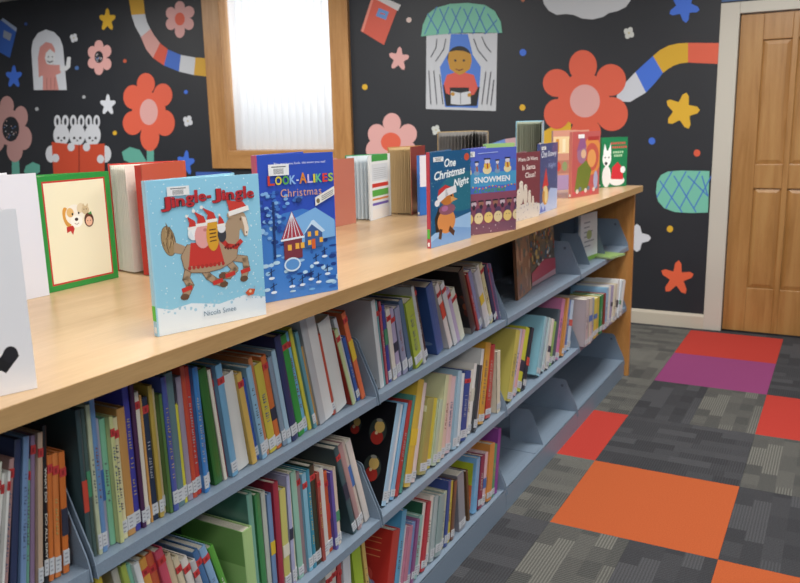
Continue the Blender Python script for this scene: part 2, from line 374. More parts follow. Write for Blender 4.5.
ribbon([(128, -8), (129, 0), (131.5, 15), (135, 26), (141, 37), (146, 49), (153, 58), (164, 65.5), (179, 71.5), (194, 75), (210, 77)], [(143, -8), (143.5, 0), (145, 14), (147, 22), (150.5, 29), (154, 35), (160, 43), (168, 49.5), (181, 55), (195.5, 57.5), (210, 58.5)],
       [(0, 2, 'cf9f30'), (2, 4, 'c6c9cf'), (4, 6, 'cf9a94'), (6, 7, 'd2553f'), (7, 8, '3d68c0'), (8, 9, 'c9ccd2'), (9, 10, 'cf9f30')], 'painted curved striped ribbon left of the window')
ribbon([(618, 90), (626, 82), (635.5, 72), (644, 64), (653, 56), (660, 50), (669, 45.5), (678, 43.5), (688, 42.8), (719, 43)], [(616, 101), (630, 102), (646, 92.5), (655, 83), (663, 73), (668, 69), (674, 65.5), (680, 63.5), (688, 62.5), (719, 64)],
       [(0, 2, 'cdd1da'), (2, 4, '4070d8'), (4, 8, 'd3a628'), (8, 9, 'd95f45')], 'painted striped ribbon running from the coral flower to the door')
ribbon([(571, 120), (556, 124), (541, 133), (519, 137), (505, 139), (493, 143), (480, 150)], [(571, 150), (556, 152), (545, 156), (520, 155), (508, 156), (497, 160), (484, 168)], [(0, 2, YEL), (2, 3, RED), (3, 4, 'c9a2a8'), (4, 5, '6f8fd0'), (5, 6, 'cdd1da')], 'painted striped ribbon below the coral flower, partly hidden by books')
m = Mural(); m.poly([(566, -30), (553, -26), (545, -18), (541, -8), (544, 4), (549, 11), (557, 15), (566, 14), (574, 15), (582, 18.5), (593, 19.5), (603, 17), (609, 13), (618, 11), (626, 7), (631, 0), (632, -10), (626, -20), (616, -24), (606, -34), (588, -38), (574, -36)], 'c3c6cb'); m.done('mural_cloud', 'painted white cloud at the top edge')
m = Mural()                                   # two painted books
m.poly([(372, -3), (398, 8), (384, 45), (361, 31)], 'cf5a48'); m.poly([(372, -3), (376, -6), (401, 5), (398, 11)], 'c9c6c6'); m.poly([(372, -3), (374, -2), (363.5, 32), (361, 31)], 'e08878'); m.poly([(379, 8), (389, 12), (386, 20), (376, 16)], '5f8fc8'); m.line([(380.5, 13), (385, 14.5)], 1, 'cf5a48')
m.done('mural_book', 'painted coral book right of the window')
m = Mural()
m.poly([(-4, 18), (2, 21), (16.5, 31), (10, 58), (-4, 50)], '2f5cb0'); m.poly([(1, 20), (3, 18), (17, 28), (16.5, 32)], '9aa9c4'); m.poly([(4, 30), (12, 34), (10, 41), (3, 37)], '8f98a8'); m.done('mural_book', 'painted blue book at the upper left edge')
m = Mural()                                   # arch with the waving girl
m.poly([(34, 90), (31.5, 50), (33, 41), (38, 33), (46, 29.5), (54, 32), (60, 38), (63, 46), (67, 90)], 'ccd0d8')
m.poly([(39, 78), (38, 58), (40, 47), (46, 42), (52, 43.5), (55, 49), (55, 60), (52, 66)], 'c98a84'); m.poly([(43, 90), (43, 76), (39, 74), (40, 66), (46, 64), (54, 65), (60, 65), (61, 73), (56, 75), (59, 90)], 'c98a84')
m.poly([(46, 53), (50, 49), (55, 53), (55.5, 60), (52, 65), (47, 64), (45, 58)], 'd3d6da'); m.poly([(60, 66), (66, 66), (67.5, 57), (71, 57), (70.5, 67), (67, 70.5), (60, 70.5)], 'd3d6da'); m.ell(48.6, 57, .7, .8, BLK, n=8); m.ell(52.6, 57, .7, .8, BLK, n=8)
m.line([(47.5, 61), (50, 62.5), (53, 61)], .8, '4a4a50')
for x in (47, 51, 55): m.line([(x, 78), (x, 89)], .6, '9a6460')
m.done('mural_arched_window', 'painted white arch with a girl in pink waving')
m = Mural()                                   # three bunnies with the open book
for cx in (61.5, 77.5, 93): 
    for dx in (-4, 4): m.ell(cx+dx, 121.5, 3.4, 6.5, 'ced1d8'); m.ell(cx+dx, 121.5, 1.3, 3.6, '2a2c34')
    m.ell(cx, 135, 8, 11, 'ced1d8'); m.ell(cx-3, 138, 1.3, 1.3, '1c1d22', n=10); m.ell(cx+3, 138, 1.3, 1.3, '1c1d22', n=10); m.ell(cx, 140.5, 1, .8, '1c1d22', n=8)
m.ell(51.5, 154, 5.5, 8.5, 'ced1d8'); m.ell(106, 154, 5.5, 8.5, 'ced1d8')
m.poly([(52, 142), (79, 145), (79, 178), (54, 176)], 'c4482c'); m.poly([(80, 145), (105, 143.5), (105, 176), (80, 178)], 'c4482c'); m.line([(79.5, 145), (79.5, 178)], 1.2, '8a2f1e')
for x, y in ((56, 158), (71.5, 147), (87, 147), (101, 159)): m.ell(x, y, 3.6, 4.2, 'ced1d8')
m.done('mural_bunnies', 'painted three white bunnies reading a red book')
m = Mural()                                   # window with curtains, awning and boy
m.poly([(426.5, 34), (497.5, 33), (496, 111), (426, 109)], 'c3c6cc'); m.poly([(451, 34), (468, 34), (473, 55), (481, 67), (478, 108), (445, 107), (440, 67), (449, 52)], '4a78cc')
m.poly([(443, 85), (480, 87), (477, 106), (446, 106)], '17181d')
m.ell(459.5, 58, 12, 12, '17181d'); m.poly([(448, 61), (449, 52), (456, 50.5), (464, 51), (471, 54), (472, 61), (470, 69), (463, 74), (456, 73.5), (450, 69)], 'b8872c'); m.ell(455.5, 60.5, 1.2, 1.3, BLK, n=10); m.ell(464, 60.5, 1.2, 1.3, BLK, n=10)
m.line([(456, 69), (459.5, 70.5), (463, 69)], .9, '6a2a1e'); m.poly([(455, 72), (464, 72), (464, 76), (455, 76)], 'b8872c')
m.poly([(447, 75), (455, 72.5), (460, 75), (465, 72.5), (474, 75), (478, 88), (474, 95), (469, 95), (469, 87.5), (450, 87.5), (450, 95), (446, 93), (444, 84)], 'd0584a')
m.poly([(451, 91), (460.5, 93), (470.5, 91), (471, 104), (460.5, 105), (451, 104)], 'c9ccd2'); m.line([(460.7, 92.5), (460.7, 105)], .7, '6a6c72'); m.ell(453, 94, 2, 2, 'b8872c', n=10); m.ell(469.5, 95, 2, 2, 'b8872c', n=10)
for pts in ([(437, 39), (436, 48), (431, 57)], [(446, 39), (444, 49), (436, 61)], [(429, 71), (431, 104)], [(434, 71), (437, 104)], [(440, 75), (443, 104)], [(474, 39), (478, 50), (487, 61)], [(482, 37), (486, 46), (491, 52)], [(486, 72), (482, 104)], [(491, 72), (487, 104)], [(494, 80), (491, 105)]): m.line(pts, .9, '4a4c55')
aw = [(421.5, 36.5), (423, 25), (428, 14), (436, 8), (450, 4), (468, 3), (485, 5), (495, 11), (501, 22), (502.5, 33), (480, 32.5), (460, 33), (440, 34.5)]
m.poly(aw, '74b8a0')
for i in range(6):
    x = 428+i*12; m.line([(x, 9 if 0 < i < 5 else 14), (x+11, 33)], 1, '3f6fb0'); m.line([(x+9, 7 if i < 5 else 20), (x-3, 34)], 1, '3f6fb0')
m.done('mural_boy_at_window', 'painted boy in red reading at a curtained window under a mint awning')
m = Mural()                                   # mint lattice cloud
m.poly([(656, 192), (657, 182), (661, 175), (668, 171.5), (680, 170.5), (709.5, 171), (708, 212.5), (690, 213), (675, 212), (664, 208), (658, 201)], '74c0aa')
for i in range(4):
    x = 660+i*14; m.line([(x, 176 if i else 181), (min(x+22, 708), 212 if x+22 < 709 else 196)], 1.1, '3f6fc8'); m.line([(x+12, 171.5), (max(x-8, 657), 208 if i else 197)], 1.1, '3f6fc8')
m.done('mural_lattice_shape', 'painted mint rounded shape with blue lattice beside the door')
m = Mural(); m.ell(618, 182, 8, 12, '74c0aa'); m.done('mural_leaf', 'painted mint shape behind the last display book')
m = Mural()
for x in (203, 214, 224): m.ell(x, 177, 4, 4, WHT)
m.c.poly(PX((196, 172), (232, 172), (232, 188), (196, 188)), '3a5fb0'); m.done('mural_patch', 'painted blue patch under the window')

# ================================================================ SHELVING
Y1 = .7845; BAY = .914; XF = -1.016; XC = -1.33; HS = [.091, .402, .7465]; CT = 1.0787; CU = 1.0464
shelf_word = {.7465: 'top', .402: 'middle', .091: 'bottom'}
def bracket(y, H, par, hh=.15):
    b = MB(); pts = [(XC+.012, H-.022), (XF+.004, H-.022), (XF+.001, H), (XF-.004, H+.02)]
    for i in range(6):
        a = i/5*PI/2; pts.append((XF-.075+.022*math.cos(a), H+hh-.022+.022*math.sin(a)))
    pts += [(XC+.012, H+hh)]
    b.prism([(x, y, z) for x, z in pts], (0, .0025, 0), M_steel)
    b.prism([(XF-.075+.007*math.cos(t), y-.0006, H+hh-.03+.007*math.sin(t)) for t in [2*PI*i/12 for i in range(12)]], (0, .0037, 0), M_steeldk)
    return b.build('bracket', par)
bays = ['bay nearest the camera, cut by the left edge', 'second bay from the camera', 'middle bay of the five', 'fourth bay from the camera', 'far end bay beside the oak end panel']
for k in range(-1, 4):
    y0 = Y1+k*BAY; y1 = y0+BAY
    u = empty('shelving_unit', (0, 0, 0)); tag(u, 'blue-grey steel shelving unit, ' + bays[k+1], 'shelving unit', 'steel shelving bays under the countertop')
    for H in HS:
        b = MB()
        b.box(XC+.01, XF-.001, y0+.004, y1-.004, H-.003, H, M_steel)
        if H > .1:
            b.box(XF-.003, XF, y0+.004, y1-.004, H-.022, H+.0008, M_steel); b.box(XF-.02, XF-.003, y0+.004, y1-.004, H-.022, H-.0195, M_steel)
        for j in range(9): b.box(XC+.03+j*.03, XC+.034+j*.03, y0+.01, y1-.01, H, H+.0006, M_steel)
        b.build('shelf', u)
        for yy in (y0+.0045, y1-.007): bracket(yy, H, u)
    b = MB(); b.box(XF-.02, XF-.002, y0+.001, y1-.001, 0, .0885, M_steel); b.box(XF-.004, XF, y0+.001, y1-.001, .0, .091, M_steel); b.build('kick_plate', u)
    b = MB(); b.box(XC-.01, XC+.01, y0+.001, y1-.001, 0, 1.0435, M_steeldk); b.build('back_panel', u)
    b = MB()
    for yy in (y0+.001, y1-.003):
        b.box(XC-.008, XC+.03, yy, yy+.002, 0, 1.04, M_steel)
    b.build('upright', u)
YE = Y1+4*BAY
ep = MB(); ep.box(-1.672, -.993, YE+.001, YE+.027, 0, CU, M_panelwood); ep = ep.build('end_panel', bevel=.002); tag(ep, 'oak end panel closing the far end of the shelving', 'panel')
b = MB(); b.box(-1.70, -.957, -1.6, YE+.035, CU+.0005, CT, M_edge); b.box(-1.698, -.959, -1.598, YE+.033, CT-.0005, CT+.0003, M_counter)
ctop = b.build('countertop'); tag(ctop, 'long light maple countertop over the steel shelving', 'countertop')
def bookend(y, H, label, x=XF-.03, tall=.15, foot=-1):
    o = empty('bookend', (x, y, H+.0006)); tag(o, label, 'bookend', 'steel bookends on empty shelves')
    b = MB(); b.prism([(-.15, 0, 0), (0, 0, 0), (-.05, 0, tall-.02), (-.065, 0, tall), (-.15, 0, tall)], (0, .002, 0), M_steel); b.build('plate', o)
    b = MB(); b.box(-.15, 0, min(0, .1*foot), max(0, .1*foot), 0, .0015, M_steel); b.build('foot', o)
bookend(4.08, .7465, 'steel bookend on the far top shelf right of the white book', foot=1)
bookend(3.785, .7465, 'steel bookend on the far top shelf left of the white book')
bookend(3.07, .091, 'steel bookend standing alone on the empty bottom shelf', XF-.012)
bookend(4.33, .402, 'steel bookend beside the white books at the far middle shelf')

# ================================================================ BOOKS ON THE SHELVES
# (shelf, bay, y, thickness, height, lean, colour, marks): l white call-number label, r red author tag, t lettered spine, c film cover, y yellow label
BOOKS = [
    ('T', 0, 0.6079, 0.0106, 0.228, 0.24, 'e3e6d6', 'r'), ('T', 0, 0.6236, 0.0047, 0.209, 0.219, 'dfe2dc', 'rl'), ('T', 0, 0.6332, 0.0047, 0.21, 0.197, 'e6e6e2', 'rl'),
    ('T', 0, 0.6397, 0.008, 0.225, 0.191, 'b98d8a', 'rt'), ('T', 0, 0.6529, 0.0115, 0.249, 0.17, '2d3a63', ''), ('T', 0, 0.668, 0.0101, 0.25, 0.157, '6f93c4', 't'),
    ('T', 0, 0.6818, 0.0069, 0.21, 0.142, '6fb59a', 'rt'), ('T', 0, 0.6905, 0.0087, 0.244, 0.135, '8c7295', 'r'), ('T', 0, 0.7011, 0.0088, 0.246, 0.128, 'c2a58c', 'lr'),
    ('T', 0, 0.7137, 0.0072, 0.253, 0.114, '1c1b20', 'lt'), ('T', 0, 0.7228, 0.0091, 0.203, 0.106, 'd9722a', 'lr'), ('T', 0, 0.7339, 0.0111, 0.202, 0.098, 'dd7a33', 'lr'),
    ('T', 0, 0.7489, 0.0114, 0.2, 0.08, 'da6f24', 'lr'), ('T', 1, 0.7965, 0.0098, 0.257, 0.022, '3a5358', ''), ('T', 1, 0.807, 0.008, 0.256, 0.02, '47605c', ''),
    ('T', 1, 0.8156, 0.008, 0.26, 0.018, 'b9c4a2', 'l'), ('T', 1, 0.8242, 0.0102, 0.275, 0.016, '5f8ec6', 'l'), ('T', 1, 0.8351, 0.0103, 0.228, 0.014, 'a6a7c2', ''),
    ('T', 1, 0.846, 0.0126, 0.225, 0.012, '79bf98', ''), ('T', 1, 0.8593, 0.0085, 0.226, 0.009, 'c9cf8a', 'rt'), ('T', 1, 0.8684, 0.0129, 0.22, 0.007, 'd9d4a0', 'ltr'),
    ('T', 1, 0.882, 0.0177, 0.232, 0.004, 'c8904a', 'l'), ('T', 1, 0.9004, 0.0136, 0.269, 0.002, '3b3aa8', 'lt'), ('T', 1, 0.9147, 0.0092, 0.265, -0.001, '4a2150', 'l'),
    ('T', 1, 0.9246, 0.0117, 0.248, -0.003, 'e2dccb', 'lr'), ('T', 1, 0.9369, 0.0047, 0.24, -0.006, 'd99a4b', ''), ('T', 1, 0.9423, 0.0144, 0.232, -0.008, '20324f', 'lr'),
    ('T', 1, 0.9573, 0.0098, 0.251, -0.011, 'bfa13e', 'l'), ('T', 1, 0.9678, 0.0099, 0.24, -0.014, 'cdbb8e', 'l'), ('T', 1, 0.9783, 0.0075, 0.23, -0.017, '557f3b', ''),
    ('T', 1, 0.9865, 0.0127, 0.259, -0.02, '4356a8', 'lt'), ('T', 1, 0.9998, 0.0207, 0.261, -0.022, '5b7f86', 'l'), ('T', 1, 1.0212, 0.0079, 0.196, -0.026, 'd6cf35', 'l'),
    ('T', 1, 1.0297, 0.0133, 0.247, -0.029, '9a8fa6', 'l'), ('T', 1, 1.0438, 0.0109, 0.263, -0.032, 'd2492d', 'l'), ('T', 1, 1.0553, 0.0138, 0.258, -0.035, 'cf3a2c', 'lt'),
    ('T', 1, 1.0697, 0.0112, 0.255, -0.037, '2f7fcf', 'lt'), ('T', 1, 1.0815, 0.0085, 0.252, -0.04, '3d8fd8', 'l'), ('T', 1, 1.1042, 0.0234, 0.245, -0.098, '2f6f2b', 'c'),
    ('T', 1, 1.1308, 0.0089, 0.238, -0.111, 'ddd6c4', ''), ('T', 1, 1.1404, 0.009, 0.237, -0.114, '8e2a35', 'r'), ('T', 1, 1.1501, 0.0183, 0.243, -0.116, '6aa7cf', 'rl'),
    ('T', 1, 1.1737, 0.0378, 0.212, -0.14, 'd9dad6', 'c'), ('T', 1, 1.2154, 0.0162, 0.208, -0.157, 'd8b052', 'r'), ('T', 1, 1.2325, 0.0132, 0.19, -0.16, '2c56b4', 'l'),
    ('T', 1, 1.2465, 0.0167, 0.214, -0.163, '86b6d6', 'lt'), ('T', 1, 1.2641, 0.0136, 0.229, -0.166, 'c97a45', 'l'), ('T', 1, 1.2786, 0.0242, 0.209, -0.169, 'cdb93a', 'l'),
    ('T', 1, 1.3039, 0.0176, 0.222, -0.172, 'd56a2c', 'lr'), ('T', 1, 1.3225, 0.0144, 0.216, -0.176, '7d93a8', 'l'), ('T', 1, 1.3378, 0.0146, 0.227, -0.178, '9cc0d8', 'l'),
    ('T', 1, 1.3533, 0.0223, 0.256, -0.181, '2f3566', 'l'), ('T', 1, 1.3825, 0.0228, 0.252, -0.206, '2f9a3c', 'lr'), ('T', 1, 1.4098, 0.0155, 0.254, -0.221, '68b4da', 'lrt'),
    ('T', 1, 1.4264, 0.0118, 0.261, -0.224, 'd8cf3a', ''), ('T', 1, 1.4391, 0.0119, 0.251, -0.226, '5a98a8', 'l'), ('T', 1, 1.452, 0.012, 0.206, -0.228, 'cf9a44', ''),
    ('T', 1, 1.465, 0.0244, 0.276, -0.231, 'b4b6bb', 'c'), ('T', 1, 1.4921, 0.0378, 0.27, -0.237, 'd9d9da', 'c'), ('T', 1, 1.5317, 0.0129, 0.218, -0.24, 'c4482f', 'l'),
    ('T', 1, 1.5489, 0.0481, 0.248, -0.257, 'd4d5d2', 'c'), ('T', 1, 1.6135, 0.0135, 0.22, -0.318, 'b9c78f', 'r'), ('T', 1, 1.6285, 0.0137, 0.248, -0.32, 'bfc3cb', ''),
    ('T', 1, 1.6436, 0.0138, 0.19, -0.322, '2f55a8', 'l'), ('T', 1, 1.6588, 0.0187, 0.257, -0.325, 'e0673a', 'r'), ('T', 2, 1.7543, 0.02, 0.249, -0.149, 'd0d3d6', 'c'),
    ('T', 2, 1.7756, 0.0152, 0.241, -0.146, '5a9aa2', 'r'), ('T', 2, 1.792, 0.0103, 0.236, -0.134, 'b84a5c', 'r'), ('T', 2, 1.8068, 0.0157, 0.223, -0.134, '3b3f9a', 'l'),
    ('T', 2, 1.8285, 0.0212, 0.209, -0.161, 'd8d0c4', 'rl'), ('T', 2, 1.8561, 0.0216, 0.206, -0.189, 'a79bc0', 'lr'), ('T', 2, 1.8843, 0.0275, 0.204, -0.217, '8e8fae', 'l'),
    ('T', 2, 1.919, 0.0224, 0.221, -0.247, '4f6a8c', 'l'), ('T', 2, 1.9487, 0.0452, 0.211, -0.275, 'a7b83a', 'lt'), ('T', 2, 1.9976, 0.0176, 0.252, -0.282, 'b9bdc0', 'c'),
    ('T', 2, 2.0227, 0.0238, 0.242, -0.307, '2b2526', 'lr'), ('T', 2, 2.1012, 0.0445, 0.233, -0.312, '405a9c', 'c'), ('T', 2, 2.1772, 0.0255, 0.236, -0.421, 'd9d0cf', 'r'),
    ('T', 2, 2.2131, 0.0262, 0.234, -0.423, 'cfd0d4', 'r'), ('T', 2, 2.2432, 0.0267, 0.202, -0.423, 'b6a3c8', 'r'), ('T', 2, 2.2738, 0.0342, 0.191, -0.423, 'd5d8c6', 'r'),
    ('T', 2, 2.3666, 0.0364, 0.248, -0.423, '3e2c2c', 'c'), ('T', 2, 2.4159, 0.0149, 0.228, -0.423, 'b23a3a', ''), ('T', 2, 2.4333, 0.0227, 0.234, -0.423, '8f8fc0', 'l'),
    ('T', 2, 2.4594, 0.0309, 0.228, -0.423, 'c9c6cc', 'l'), ('T', 2, 2.4947, 0.0236, 0.242, -0.423, 'e0ddd8', 'l'), ('T', 2, 2.5219, 0.024, 0.243, -0.423, 'd8cf9a', 'lr'),
    ('T', 2, 2.5494, 0.0244, 0.229, -0.423, '32345c', 'l'), ('T', 2, 2.5775, 0.0165, 0.232, -0.423, 'c8557a', 'r'), ('T', 2, 2.5966, 0.0034, 0.237, -0.423, '8d8fc0', 'lr'),
    ('M', 0, 0.8518, 0.0139, 0.312, -0.149, 'e0c52c', ''), ('M', 0, 0.8876, 0.0145, 0.302, -0.152, 'b5b3a5', ''), ('M', 0, 0.9049, 0.0123, 0.303, -0.16, 'a9bf4c', ''),
    ('M', 0, 0.92, 0.01, 0.298, -0.167, '7fc2a6', ''), ('M', 0, 0.9328, 0.0127, 0.296, -0.175, 'd8dde0', ''), ('M', 0, 0.9484, 0.0181, 0.293, -0.183, 'dd9a3c', 'r'),
    ('M', 0, 0.9696, 0.0185, 0.293, -0.192, 'cf5a34', 'r'), ('M', 0, 0.9913, 0.019, 0.293, -0.201, 'c9445e', 'r'), ('M', 0, 1.0136, 0.0166, 0.27, -0.21, 'cdb795', ''),
    ('M', 0, 1.0335, 0.0141, 0.255, -0.221, 'd3c5a5', 'r'), ('M', 0, 1.0539, 0.0172, 0.245, -0.243, 'd8d3cc', 'r'), ('M', 0, 1.0747, 0.0146, 0.229, -0.255, 'b8b4b8', 'r'),
    ('M', 0, 1.096, 0.0148, 0.246, -0.279, '3f6fa8', 'r'), ('M', 0, 1.1146, 0.0181, 0.244, -0.29, '7fa8d4', 'r'), ('M', 0, 1.14, 0.0154, 0.234, -0.305, '58a83a', 'c'),
    ('M', 0, 1.1761, 0.0303, 0.213, -0.038, 'a9cf84', 'c'), ('M', 0, 1.21, 0.0173, 0.28, -0.034, '6fae9c', 'c'), ('M', 0, 1.2309, 0.0177, 0.27, -0.034, '3f8f52', 'c'),
    ('M', 0, 1.2493, 0.0144, 0.268, -0.028, 'b9c0b6', 'l'), ('M', 0, 1.2643, 0.0146, 0.256, -0.025, '6d8fc0', 'l'), ('M', 0, 1.2795, 0.0185, 0.276, -0.016, 'a82a42', 'c'),
    ('M', 0, 1.3001, 0.0227, 0.249, -0.009, 'c8c468', 'l'), ('M', 0, 1.3268, 0.0116, 0.274, -0.016, 'a6a9d0', 'l'), ('M', 0, 1.3423, 0.0117, 0.274, -0.029, 'dcd5b8', 'l'),
    ('M', 0, 1.3581, 0.0199, 0.27, -0.043, '8cc3ae', 'l'), ('M', 0, 1.3787, 0.0162, 0.259, -0.045, '9a7f86', 'r'), ('M', 0, 1.3956, 0.0164, 0.251, -0.047, '79b8d4', 'lr'),
    ('M', 0, 1.4128, 0.0125, 0.254, -0.049, '2e8fb0', 'lt'), ('M', 0, 1.4259, 0.0211, 0.259, -0.051, '2c3a2c', 'lr'), ('M', 0, 1.4478, 0.0129, 0.233, -0.053, 'a8483c', 'r'),
    ('M', 0, 1.4614, 0.0262, 0.234, -0.055, 'cfcac6', 'l'), ('M', 0, 1.4883, 0.0178, 0.216, -0.058, 'd0562c', 'lr'), ('M', 0, 1.5068, 0.0135, 0.211, -0.06, '5a4fa8', 'l'),
    ('M', 0, 1.5211, 0.023, 0.211, -0.062, 'ddc9b4', 'l'), ('M', 0, 1.5911, 0.0188, 0.271, -0.276, '3d5a60', 'lr'), ('M', 0, 1.6157, 0.0191, 0.274, -0.293, 'b08a8a', 'l'),
    ('M', 0, 1.6363, 0.0194, 0.271, -0.294, 'c6b8ae', 'l'), ('M', 0, 1.6612, 0.024, 0.265, -0.31, 'dad2cc', 'c'), ('M', 1, 1.7409, 0.0257, 0.283, 0.372, '9cc4e0', 'lc'),
    ('M', 1, 1.7693, 0.0157, 0.274, 0.37, 'd7dde4', 'l'), ('M', 1, 1.7868, 0.0213, 0.272, 0.368, '79b3dd', 'l'), ('M', 1, 1.8103, 0.0217, 0.272, 0.367, 'b8322f', ''),
    ('M', 1, 1.8378, 0.0167, 0.28, 0.354, '4a8f80', ''), ('M', 1, 1.8616, 0.0402, 0.312, 0.335, 'd8b436', 'l'), ('M', 1, 1.9106, 0.0238, 0.293, 0.316, 'ddc9c4', 'l'),
    ('M', 1, 1.955, 0.0437, 0.229, 0.29, 'a59c52', 'cl'), ('M', 1, 2.0014, 0.0387, 0.215, 0.287, 'd9c430', 'l'), ('M', 1, 2.0426, 0.0264, 0.202, 0.284, 'b4c4a8', 'l'),
    ('M', 1, 2.0708, 0.027, 0.271, 0.282, 'cfd0a0', 'l'), ('M', 1, 2.1043, 0.0278, 0.262, 0.263, 'e0bcae', 'l'), ('M', 1, 2.1406, 0.0359, 0.245, 0.235, 'dcb9bd', 'l'),
    ('M', 1, 2.1852, 0.0297, 0.253, 0.206, '9cc0d6', 'l'), ('M', 1, 2.2163, 0.0227, 0.238, 0.204, 'd3dbe3', 'l'), ('M', 1, 2.2469, 0.0465, 0.231, 0.223, '2d4696', 'lr'),
    ('M', 1, 2.2954, 0.0236, 0.227, 0.265, 'd9d4c8', 'l'), ('M', 1, 2.3276, 0.0241, 0.238, 0.263, 'e8e6e2', 'l'), ('M', 1, 2.3533, 0.0245, 0.226, 0.261, '3a3d44', 'l'),
    ('M', 1, 2.3793, 0.0249, 0.275, 0.259, 'dedede', 'l'), ('M', 1, 2.4058, 0.0481, 0.284, 0.257, 'dfa22e', 'lt'), ('M', 1, 2.4751, 0.0489, 0.262, 0.187, 'c83a2c', 'lt'),
    ('M', 1, 2.5684, 0.0319, 0.23, -0.0, 'd8cdb4', 'l'), ('M', 2, 2.6571, 0.0465, 0.27, 0.363, 'c8b950', 'l'), ('M', 2, 2.7084, 0.029, 0.267, 0.39, 'c3b9cf', 'l'),
    ('M', 2, 2.7405, 0.0291, 0.259, 0.423, 'dba6a8', 'l'), ('M', 2, 2.7732, 0.0454, 0.253, 0.423, 'c9cf2f', 'l'), ('M', 2, 2.8267, 0.0305, 0.245, 0.423, '2b2e3c', 'l'),
    ('M', 2, 2.9893, 0.0454, 0.247, 0.423, '8fc6d8', 'cl'), ('M', 2, 3.0635, 0.0347, 0.23, 0.422, 'b9d3d8', 'l'), ('M', 2, 3.1146, 0.0364, 0.213, 0.37, 'ded9cf', 'l'),
    ('M', 2, 3.1545, 0.0464, 0.19, 0.368, '84c454', 'l'), ('M', 2, 3.2074, 0.0384, 0.233, 0.354, '4c5c6a', 'l'), ('M', 2, 3.2491, 0.0467, 0.27, 0.352, 'cf77a8', 'l'),
    ('M', 2, 3.3332, 0.0275, 0.261, 0.312, 'd9954a', 'l'), ('M', 2, 3.3769, 0.0427, 0.239, 0.278, '3f6fc0', 'l'), ('M', 2, 3.4222, 0.0479, 0.229, 0.275, 'b7cbe0', 'l'),
    ('M', 3, 3.5385, 0.0479, 0.222, 0.044, 'b9aeb4', 'ly'), ('M', 3, 3.5873, 0.0497, 0.217, 0.048, 'cbbcae', 'ly'), ('M', 3, 3.6379, 0.0497, 0.206, 0.053, '8ea2b8', 'ly'),
    ('M', 3, 3.6885, 0.0496, 0.192, 0.067, 'd9c63a', 'ly'), ('M', 3, 3.7391, 0.0496, 0.19, 0.064, 'c9b23a', 'ly'), ('M', 3, 3.7897, 0.0497, 0.19, 0.06, '2f8a4c', 'ly'),
    ('M', 3, 3.8403, 0.0369, 0.19, 0.057, '8a2f2a', 'l'), ('M', 3, 3.878, 0.0494, 0.207, 0.126, '86b8e0', 'ly'), ('M', 3, 3.9286, 0.0491, 0.207, 0.167, 'e4e2dc', 'ly'),
    ('M', 3, 3.9792, 0.0384, 0.201, 0.224, 'a59cc4', 'ly'), ('M', 3, 4.0194, 0.0484, 0.2, 0.231, 'd8cdb4', 'ly'), ('M', 3, 4.07, 0.0479, 0.209, 0.272, 'e6e6e6', 'ly'),
    ('M', 3, 4.1206, 0.0394, 0.199, 0.364, 'c9d3dc', 'ly'), ('M', 3, 4.1636, 0.0463, 0.192, 0.377, 'ebebea', 'ly'), ('B', 0, 1.1847, 0.0213, 0.278, 0.029, 'c9c4be', 'r'),
    ('B', 0, 1.2504, 0.0227, 0.277, 0.032, 'b34a3a', 'r'), ('B', 0, 1.3124, 0.0241, 0.277, 0.032, '6f8fb0', 'r'), ('B', 0, 1.3697, 0.0211, 0.277, 0.033, 'd9d3c8', 'r'),
    ('B', 0, 1.4479, 0.0271, 0.277, 0.039, 'ded8d2', 'r'), ('B', 0, 1.4798, 0.0232, 0.275, 0.039, 'd2cac4', 'r'), ('B', 0, 1.5125, 0.019, 0.266, 0.017, 'c23a3c', 'r'),
    ('B', 0, 1.5413, 0.0343, 0.277, -0.017, 'cfd3dc', 'l'), ('B', 0, 1.6112, 0.0413, 0.275, -0.111, 'a3c22e', 'l'), ('B', 0, 1.6691, 0.016, 0.278, -0.126, 'd9b45a', ''),
    ('B', 1, 1.7353, 0.044, 0.216, 0.283, 'c8352b', 'c'), ('B', 1, 1.782, 0.0283, 0.258, 0.28, '5aa6d2', 'c'), ('B', 1, 1.8122, 0.0231, 0.2, 0.278, 'dcdde2', 'l'),
    ('B', 1, 1.837, 0.0236, 0.19, 0.275, 'c4768f', 'l'), ('B', 1, 1.8622, 0.024, 0.19, 0.273, '6f8fc4', 'l'), ('B', 1, 1.8878, 0.0183, 0.19, 0.27, '8f4f86', 'l'),
    ('B', 1, 1.9075, 0.0248, 0.19, 0.268, '8fc0b8', 'l'), ('B', 1, 1.934, 0.0189, 0.219, 0.265, 'e2ddd6', 'l'), ('B', 1, 1.9543, 0.0257, 0.213, 0.263, 'c23440', 'l'),
    ('B', 1, 1.9816, 0.0262, 0.219, 0.261, 'ded6cc', 'l'), ('B', 1, 2.0172, 0.0272, 0.206, 0.222, 'a9b8bc', 'l'), ('B', 1, 2.0459, 0.0418, 0.194, 0.22, '8fa6a8', 'l'),
    ('B', 1, 2.0895, 0.0286, 0.19, 0.217, 'b9c0a4', 'l'), ('B', 1, 2.1251, 0.022, 0.216, 0.185, '3a4f9c', 'l'), ('B', 1, 2.1483, 0.0224, 0.203, 0.183, 'd8c23a', 'l'),
    ('B', 1, 2.1718, 0.0227, 0.197, 0.181, '7a4f3c', 'l'), ('B', 1, 2.2413, 0.0497, 0.205, -0.052, '8e8f98', 'l'), ('B', 1, 2.3239, 0.0169, 0.19, -0.087, '6a4a2c', ''),
    ('B', 1, 2.3668, 0.0343, 0.195, 0.195, '6ab0e4', 'c'), ('B', 1, 2.4026, 0.0351, 0.19, 0.192, '8f3050', 'l'), ('B', 1, 2.4391, 0.0268, 0.19, 0.189, 'd6b8c4', 'l'),
